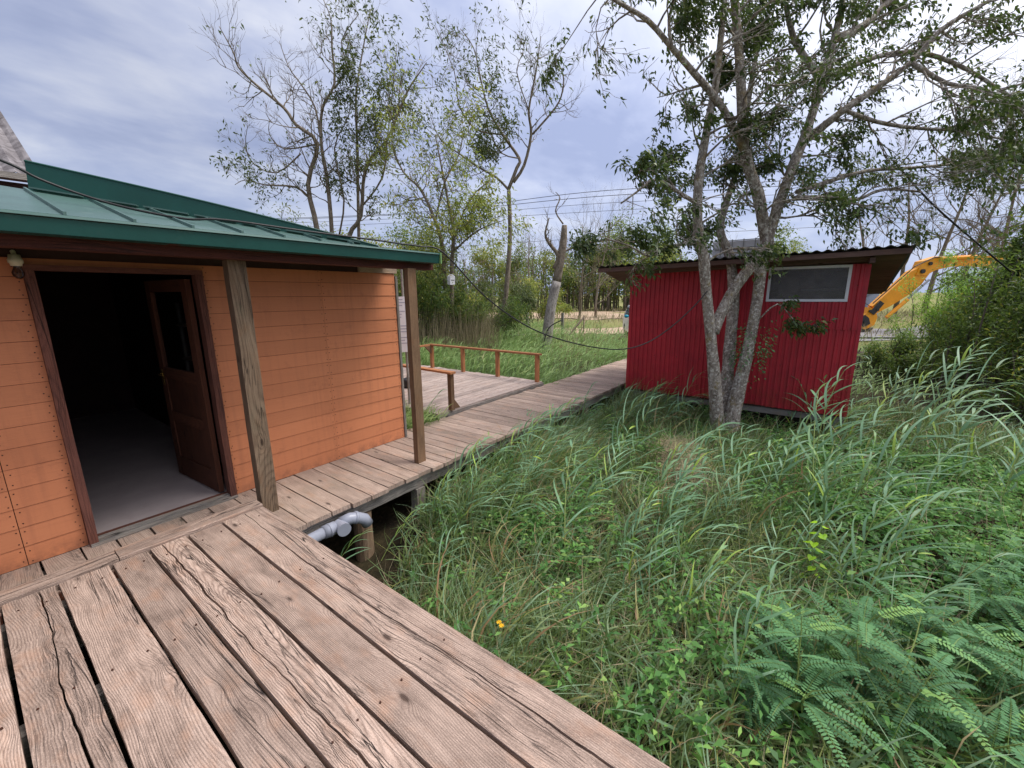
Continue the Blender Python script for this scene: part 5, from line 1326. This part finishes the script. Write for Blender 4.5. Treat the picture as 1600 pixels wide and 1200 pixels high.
# dead reed stand: brown stems under those bushes
n=6000;S=rng.uniform(-4.5,1.2,n);Dp=rng.uniform(13.3,17.5,n);P=fh[None]*Dp[:,None]+rt0[None]*(S-Dp*.12)[:,None];k=foot(P[:,0],P[:,1]);P=P[k];n=len(P);P[:,2]=gz(P[:,0],P[:,1])
V,Fq,R=ribbons(P,np.stack([rng.normal(0,.12,n),rng.normal(0,.12,n),np.ones(n)],-1),rng.uniform(.8,2.,n),rng.uniform(.01,.025,n),rng.uniform(0,.5,n),np.tile(WIND,(n,1)),3,rng.beta(2,3,n))
tag(npmesh('dead_reeds',V,Fq,R,M['dryreed']),'brown dead reeds standing behind the railed platform','reeds',kind='stuff')
# ------------------------------------------------------------------ fence posts and planks in the far reeds
def fpost(px,d,h,w,lab,mat='greywood',cat='post',name='fence_post'):
    b=gp(px,d);m=MB();m.beam((0,0,-.2),(random.gauss(0,.02),0,h),(w,0,0),(0,w,0),seg=3,jit=.004);o_=m.build(name,M[mat]);o_.location=tuple(b);tag(o_,lab,cat,'old fence posts in the reeds');return o_
fpost(824,19,1.15,.11,'dark square fence post between the slender tree and the snag')
fpost(879,19,1.15,.1,'dark fence post just right of the snag')
fpost(727,16,1.25,.05,'thin pale stake left of the slender tree',mat='pale')
fpost(754,17,1.2,.13,'grey post stub beside the thicket')
b0=gp(700,15.3);b1_=gp(830,17.5);m=MB();m.beam(b0+[0,0,.45],b1_+[0,0,.42],(0,.12,0),(0,0,.04));m.beam(b0+[0,.3,.3],b0*.4+b1_*.6+[0,.3,.33],(0,.12,0),(0,0,.04))
tag(m.build('plank_rail',M['greywood']),'long grey plank lying across the reeds behind the platform','plank')
m=MB();b0=gp(890,18);b1_=gp(912,18);m.beam(b0+[0,0,.3],b1_+[0,0,1.0],(0,.06,0),(0,0,.06));m.beam(b1_+[0,0,.2],b1_+[.05,0,1.1],(.05,0,0),(0,.05,0))
tag(m.build('timber_prop',M['pale']),'leaning pale timber prop among the far reeds','timber')
# ------------------------------------------------------------------ cables
def cable(name,pts,r,label,cat,mat='black',group=None,n=5):
    m=MB();m.tube(catmull(pts,n),r,6);o_=m.build(name,M[mat],smooth=True);tag(o_,label,cat,group);return o_
pa=[(-160,200,2.5),(0,250,2.65),(60,279,2.75),(130,305,2.87),(200,325,2.97),(290,342,3.1)]
P=[W(*p) for p in pa]+[np.array([x,y,rooz(y)+.05]) for x,y in ((1.35,3.62),(1.9,3.5),(2.5,3.44))]+[np.array([2.75,3.42,2.30]),np.array([3.0,3.38,2.29]),np.array([3.24,3.3,2.24])]
def atd2(px,py,d): return W(px,py,d)
P+=[W(760,465,4.95),W(830,513,5.25),W(900,537,5.55),W(965,546,5.8),W(1010,536,6.0),W(1050,510,6.15),W(1085,478,6.25),W(1105,455,6.3)]
cable('black_cable',P,.0085,'black cable from the cabin roof sagging across to the forked tree','cable')
cable('black_cable',[W(878,500,15.2),W(858,512,15.2),W(850,535,15.2),W(847,560,15.)],.02,'black cable looped down the broken snag','cable')
cable('black_cable',[W(1395,250,8),W(1450,312,8),W(1515,370,8),W(1580,425,8.2)],.016,'thick black cable slanting down into the right thicket','cable')
for i,(a,b_,c_,d_) in enumerate(((335,300,290,268),(337,308,298,280),(343,319,311,300),(350,331,322,310),(392,372,365,352))):
    cable('power_line',[W(380,a+8,45),W(650,a-3,41),W(920,b_,36),W(1200,c_-6,33),W(1700,d_-20,30)],.022 if i<2 else .015,['topmost overhead wire above the far wood','second overhead wire just below the topmost one','third overhead wire, thin, above the far wood','fourth overhead wire, thin, above the snag','lowest overhead wire crossing just above the snag'][i],'wire',group='overhead wires',n=8)
# ------------------------------------------------------------------ excavator
D0=20.
def E(x,y,d=D0): return W(x,y,d)
ex=thing('excavator','yellow excavator reaching its arm down beside the shed','excavator',tuple(gp(1620,D0)))
eo=np.array(ex.location);th=fh*.32
def flat(name,pl,mat,dd=0.,thk=.3,parent=ex,rr=0.):
    m=MB();m.prism([E(x,y,D0+dd) for x,y in pl],fh*thk,rr);return m.build(name,mat,parent,origin=eo if parent is ex else eo)
flat('stick',[(1364,478),(1371,489),(1392,478),(1424,458),(1440,444),(1452,428),(1444,414),(1424,424),(1400,446)],M['yellow'])
flat('boom',[(1432,430),(1448,430),(1462,422),(1490,416),(1530,415),(1600,424),(1640,432),(1640,412),(1580,402),(1520,398),(1468,400),(1442,408)],M['yellow'],-.05,.4)
m=MB();m.tube([E(1452,437,D0-.1),E(1415,470,D0-.1)],.045,8);m.build('piston_rod',M['steel'],ex,origin=eo)
m=MB();m.tube([E(1418,468,D0-.1),E(1385,496,D0-.1)],.085,10);m.tube([E(1470,404,D0-.15),E(1525,401,D0-.15)],.08,10);m.build('hydraulic_cylinder',M['yellow'],ex,origin=eo)
m=MB();m.tube([E(1364,474,D0-.1),E(1400,442,D0-.1),E(1430,416,D0-.1),E(1460,402,D0-.1),E(1490,400,D0-.1)],.025,6);m.tube([E(1362,480,D0-.1),E(1352,474,D0-.1),E(1345,490,D0-.1)],.02,6);m.build('hoses',M['black'],ex,origin=eo)
flat('coupler',[(1358,480),(1369,484),(1371,496),(1366,508),(1352,515),(1340,510),(1336,498),(1345,494),(1354,490)],M['yellow'],-.05,.4)
flat('coupler_jaw',[(1338,500),(1352,492),(1358,497),(1360,506),(1350,511),(1340,507)],M['blackpaint'],-.08,.02)
flat('bucket',[(1338,512),(1352,516),(1366,512),(1360,518),(1340,519)],M['blackpaint'],-.05,.4)
for (x_,y_,r_) in ((1369,484,.07),(1440,424,.10),(1452,412,.08),(1350,503,.08),(1358,486,.06),(1480,406,.07)):
    m=MB();c0=E(x_,y_,D0-.02);m.tube([c0-fh*.1,c0+fh*.42],r_,12);m.build('pin',M['blackpaint'],ex,origin=eo)
flat('link_arm',[(1376,470),(1382,474),(1366,492),(1360,488)],M['blackpaint'],-.1,.05)
bx_=gp(1640,D0+1.5)
m=MB()
c=bx_;m.box(c+[-1.4,-1.2,.9],c+[1.4,1.2,1.9]);m.box(c+[-.6,-1.15,1.9],c+[1.35,1.15,2.3]);m.build('body',M['yellow'],ex,origin=eo)
m=MB();m.box(c+[-1.35,.1,1.92],c+[-.65,1.1,2.9]);m.build('cab',M['glass'],ex,origin=eo)
m=MB();m.box(c+[-1.4,.05,2.9],c+[-.6,1.15,2.98]);m.build('cab_roof',M['yellow'],ex,origin=eo)
for s in (-1,1):
    m=MB();pr=[(-1.6,.35),(-1.4,.05),(1.4,.05),(1.6,.35),(1.4,.7),(-1.4,.7)]
    m.prism([c+np.array([x,s*.9-.2,z]) for x,z in pr],(0,.4,0));m.build('track',M['blackpaint'],ex,origin=eo)
# ------------------------------------------------------------------ vehicles glimpsed beside the shed
def vehicle(name,label,cat,loc,rz,paint,lower,Lh=3.6,Hh=1.5,Wv=1.6,van=False):
    t=thing(name,label,cat,loc,rz=rz)
    if van: side=[(-Lh/2,.35),(-Lh/2,1.0),(-Lh/2+.2,1.15),(-Lh/2+.55,Hh),(Lh/2-.05,Hh),(Lh/2,1.),(Lh/2,.35)]
    else: side=[(-Lh/2,.3),(-Lh/2-.03,.55),(-Lh/2+.08,.8),(-Lh/2+.75,.98),(-Lh/2+1.35,Hh-.03),(-Lh/2+1.7,Hh),(Lh/2-.7,Hh-.02),(Lh/2-.12,1.0),(Lh/2,.8),(Lh/2,.3)]
    N=len(side);m=MB();rows=[(-1,.0),(-.97,1.),(.97,1.),(1,.0)]
    ws=[-Wv/2,-Wv/2+.1,Wv/2-.1,Wv/2]
    for w,ins in zip(ws,(1,0,0,1)):
        m.add([(x*(.985 if ins else 1),w if z<.9 else w*(1-.16*(z-.9)/(Hh-.9)),z-(.03*ins if z>.9 else -.01*ins)) for x,z in side])
    for k in range(3):
        for i in range(N):
            j=(i+1)%N;m.face((k*N+i,k*N+j,(k+1)*N+j,(k+1)*N+i),None,0,1 if (side[i][1]<.6 and side[j][1]<.6) or (i in(0,) ) else 0)
    m.face(list(range(N))[::-1]);m.face([3*N+i for i in range(N)])
    m.build('body',[paint,lower],t)
    m=MB()
    if van: pl=[(-Lh/2+.22,1.17),(-Lh/2+.52,Hh-.08)]
    else: pl=[(-Lh/2+.8,1.),(-Lh/2+1.33,Hh-.08)]
    (xa,za),(xb,zb)=pl;n_=np.array([-(zb-za),0,(xb-xa)]);n_=n_/np.linalg.norm(n_)*.012
    m.prism([np.array([xa,-Wv/2+.17,za])+n_,np.array([xa,Wv/2-.17,za])+n_,np.array([xb,Wv/2-.24,zb])+n_,np.array([xb,-Wv/2+.24,zb])+n_],n_*.5);m.build('windscreen',M['darkglass'],t)
    for s in (-1,1):
        m=MB();x0,x1=(-Lh/2+.6,Lh/2-.2) if van else (-Lh/2+1.05,Lh/2-.75)
        m.prism([(x0,s*(Wv/2-.005),1.0),(x1,s*(Wv/2-.005),1.0),(x1-.1,s*(Wv/2-.09),Hh-.12),(x0+.38,s*(Wv/2-.09),Hh-.12)],(0,s*.012,0));m.build('side_window',M['darkglass'],t)
        m=MB();m.tube([(-Lh/2+1.05,s*(Wv/2-.02),1.0),(-Lh/2+1.02,s*(Wv/2+.08),1.03)],.02,6)
        mm=lathe([(-.07,.0),(-.06,.05),(0,.09),(.05,.07),(.07,.0)],12,(0,0,0));bm_v=[(v[0]*.6-Lh/2+1.0,v[1]*1.1+s*(Wv/2+.14),v[2]+1.04) for v in mm.v];o0=len(m.v);m.v+=bm_v
        for f_ in mm.f: m.face([a+o0 for a in f_])
        m.build('mirror',lower if not van else M['black'],t,smooth=True)
        m=lathe([(-.05,.0),(-.045,.06),(0,.085),(.045,.06),(.05,.0)],14);m.v=[(v[2]*.5-Lh/2+.02,v[1]*1.4+s*(Wv/2-.3),v[0]+.72) for v in m.v];m.build('headlight',M['steel'],t,smooth=True)
        for x in (-Lh/2+.65,Lh/2-.65):
            m=MB();m.tube([(x,s*(Wv/2-.2),.3),(x,s*(Wv/2+.0),.3)],.3,20);w=m.build('wheel',M['tyre'],t)
            m=MB();m.tube([(x,s*(Wv/2+.0),.3),(x,s*(Wv/2+.008),.3)],.18,16);m.build('rim',M['steel'],w)
    m=MB();m.tube([(-Lh/2-.02,0,.72),(-Lh/2-.045,0,.72)],.07,16);m.build('badge',M['steel'],t)
    return t
dg=NT('dark_vehicle_glass');dg.pbr((.04,.05,.06,1),.08,spec=.8);M['darkglass']=dg.m
p=W(1019,500,18.);vehicle('small_car','small white and turquoise car mostly hidden behind the shed','car',(p[0]+.9,p[1]+.6,float(gz(p[0],p[1]))+.02),math.radians(28),M['carwhite'],M['teal'])
p=W(1318,500,24.);vehicle('grey_van','pale van glimpsed between the shed wall and the excavator arm','van',(p[0]+1,p[1],float(gz(p[0],p[1]))),math.radians(-20),M['concrete'],M['concrete'],4.6,2.3,1.9,True)
m=MB();b=gp(1372,17.);m.beam(b+[-.2,1.4,.12],b+[.3,-1.6,.2],(.25,0,0),(0,0,.08));tag(m.build('concrete_kerb',M['concrete']),'grey concrete beam lying along the gravel beside the thicket','beam')
# ------------------------------------------------------------------ camera, light, sky
cam=bpy.data.cameras.new('camera');co=bpy.data.objects.new('camera',cam);C.objects.link(co)
cam.sensor_width=36;cam.lens=F/1600*36;cam.clip_start=.02;cam.clip_end=3000
m=Matrix(((rt[0],up[0],-fw[0]),(rt[1],up[1],-fw[1]),(rt[2],up[2],-fw[2]))).to_4x4();m.translation=(0,0,H);co.matrix_world=m
bpy.context.scene.camera=co
SUN_EL=math.radians(62);sd=np.array([.62,-.78,0.]);sd/=np.linalg.norm(sd)
sdir=np.array([sd[0]*math.cos(SUN_EL),sd[1]*math.cos(SUN_EL),math.sin(SUN_EL)])
sl=bpy.data.lights.new('sun','SUN');sl.energy=2.6;sl.angle=math.radians(24);sl.color=(1,.95,.88);so=bpy.data.objects.new('sun',sl);C.objects.link(so)
so.rotation_euler=Vector(-sdir).to_track_quat('-Z','Y').to_euler()
w=bpy.data.worlds.new('World');bpy.context.scene.world=w;w.use_nodes=True;nt=w.node_tree;nt.nodes.clear()
class WT(NT):
    def __init__(s,t): s.t=t;s.n=t.nodes
q=WT(nt)
out=nt.nodes.new('ShaderNodeOutputWorld');bg=nt.nodes.new('ShaderNodeBackground');q.L(bg.outputs[0],out.inputs[0]);bg.inputs[1].default_value=.15
sky=nt.nodes.new('ShaderNodeTexSky');sky.sky_type='NISHITA';sky.sun_disc=False;sky.sun_elevation=SUN_EL;sky.sun_rotation=math.atan2(sdir[0],sdir[1]);sky.air_density=1.2;sky.dust_density=2.;sky.ozone_density=2.
tc_=nt.nodes.new('ShaderNodeTexCoord');gx,gy,gzz=q.sep(tc_.outputs['Generated'])
zc_=q.math('MAXIMUM',gzz,.03);den=q.math('ADD',zc_,.18)
cv=q.comb(q.math('DIVIDE',gx,den),q.math('DIVIDE',gy,den),0.)
mp=nt.nodes.new('ShaderNodeMapping');mp.inputs['Rotation'].default_value=(0,0,math.radians(20));mp.inputs['Scale'].default_value=(1.,1.35,1.);q.L(cv,mp.inputs[0])
c1=q.noise(mp.outputs[0],.8,4,.55,.2);c2=q.noise(mp.outputs[0],2.1,5,.6,.2)
cl=q.math('ADD',q.math('MULTIPLY',c1,.62),q.math('MULTIPLY',c2,.38))
K=6.2
cloud=q.ramp(cl,[(.38,(.40*K,.46*K,.70*K,1)),(.46,(.51*K,.57*K,.81*K,1)),(.53,(.66*K,.71*K,.91*K,1)),(.61,(.86*K,.89*K,1.02*K,1))])
# brighter towards the veiled sun side
vd=nt.nodes.new('ShaderNodeVectorMath');vd.operation='DOT_PRODUCT';q.L(tc_.outputs['Generated'],vd.inputs[0])
bd=fh*.75+rt0*.35+np.array([0,0,.62]);bd/=np.linalg.norm(bd);vd.inputs[1].default_value=tuple(bd)
br=q.ramp(vd.outputs['Value'],[(.55,.82),(.98,1.18)])
cloud=q.mix(1.,cloud,br,'MULTIPLY')
v2=nt.nodes.new('ShaderNodeVectorMath');v2.operation='DOT_PRODUCT';q.L(tc_.outputs['Generated'],v2.inputs[0]);v2.inputs[1].default_value=tuple(sdir)
sunny=q.ramp(v2.outputs['Value'],[(.45,0.),(1.,1.)])
cloud=q.mix(sunny,cloud,(2.3*K,2.25*K,2.3*K,1))
lowb=q.ramp(gzz,[(.0,.75),(.25,0.)])
cloud=q.mix(lowb,cloud,(.46*K,.56*K,.86*K,1))
fin=q.mix(.88,sky.outputs[0],cloud);q.L(fin,bg.inputs[0])
sc=bpy.context.scene
sc.render.engine='CYCLES';sc.view_settings.view_transform='Standard';sc.view_settings.look='None';sc.view_settings.exposure=.1;sc.view_settings.gamma=1
sc.cycles.max_bounces=4;sc.cycles.diffuse_bounces=3;sc.cycles.glossy_bounces=2;sc.cycles.transmission_bounces=3;sc.cycles.transparent_max_bounces=8;sc.cycles.use_denoising=True
sc.render.resolution_x=1024;sc.render.resolution_y=768
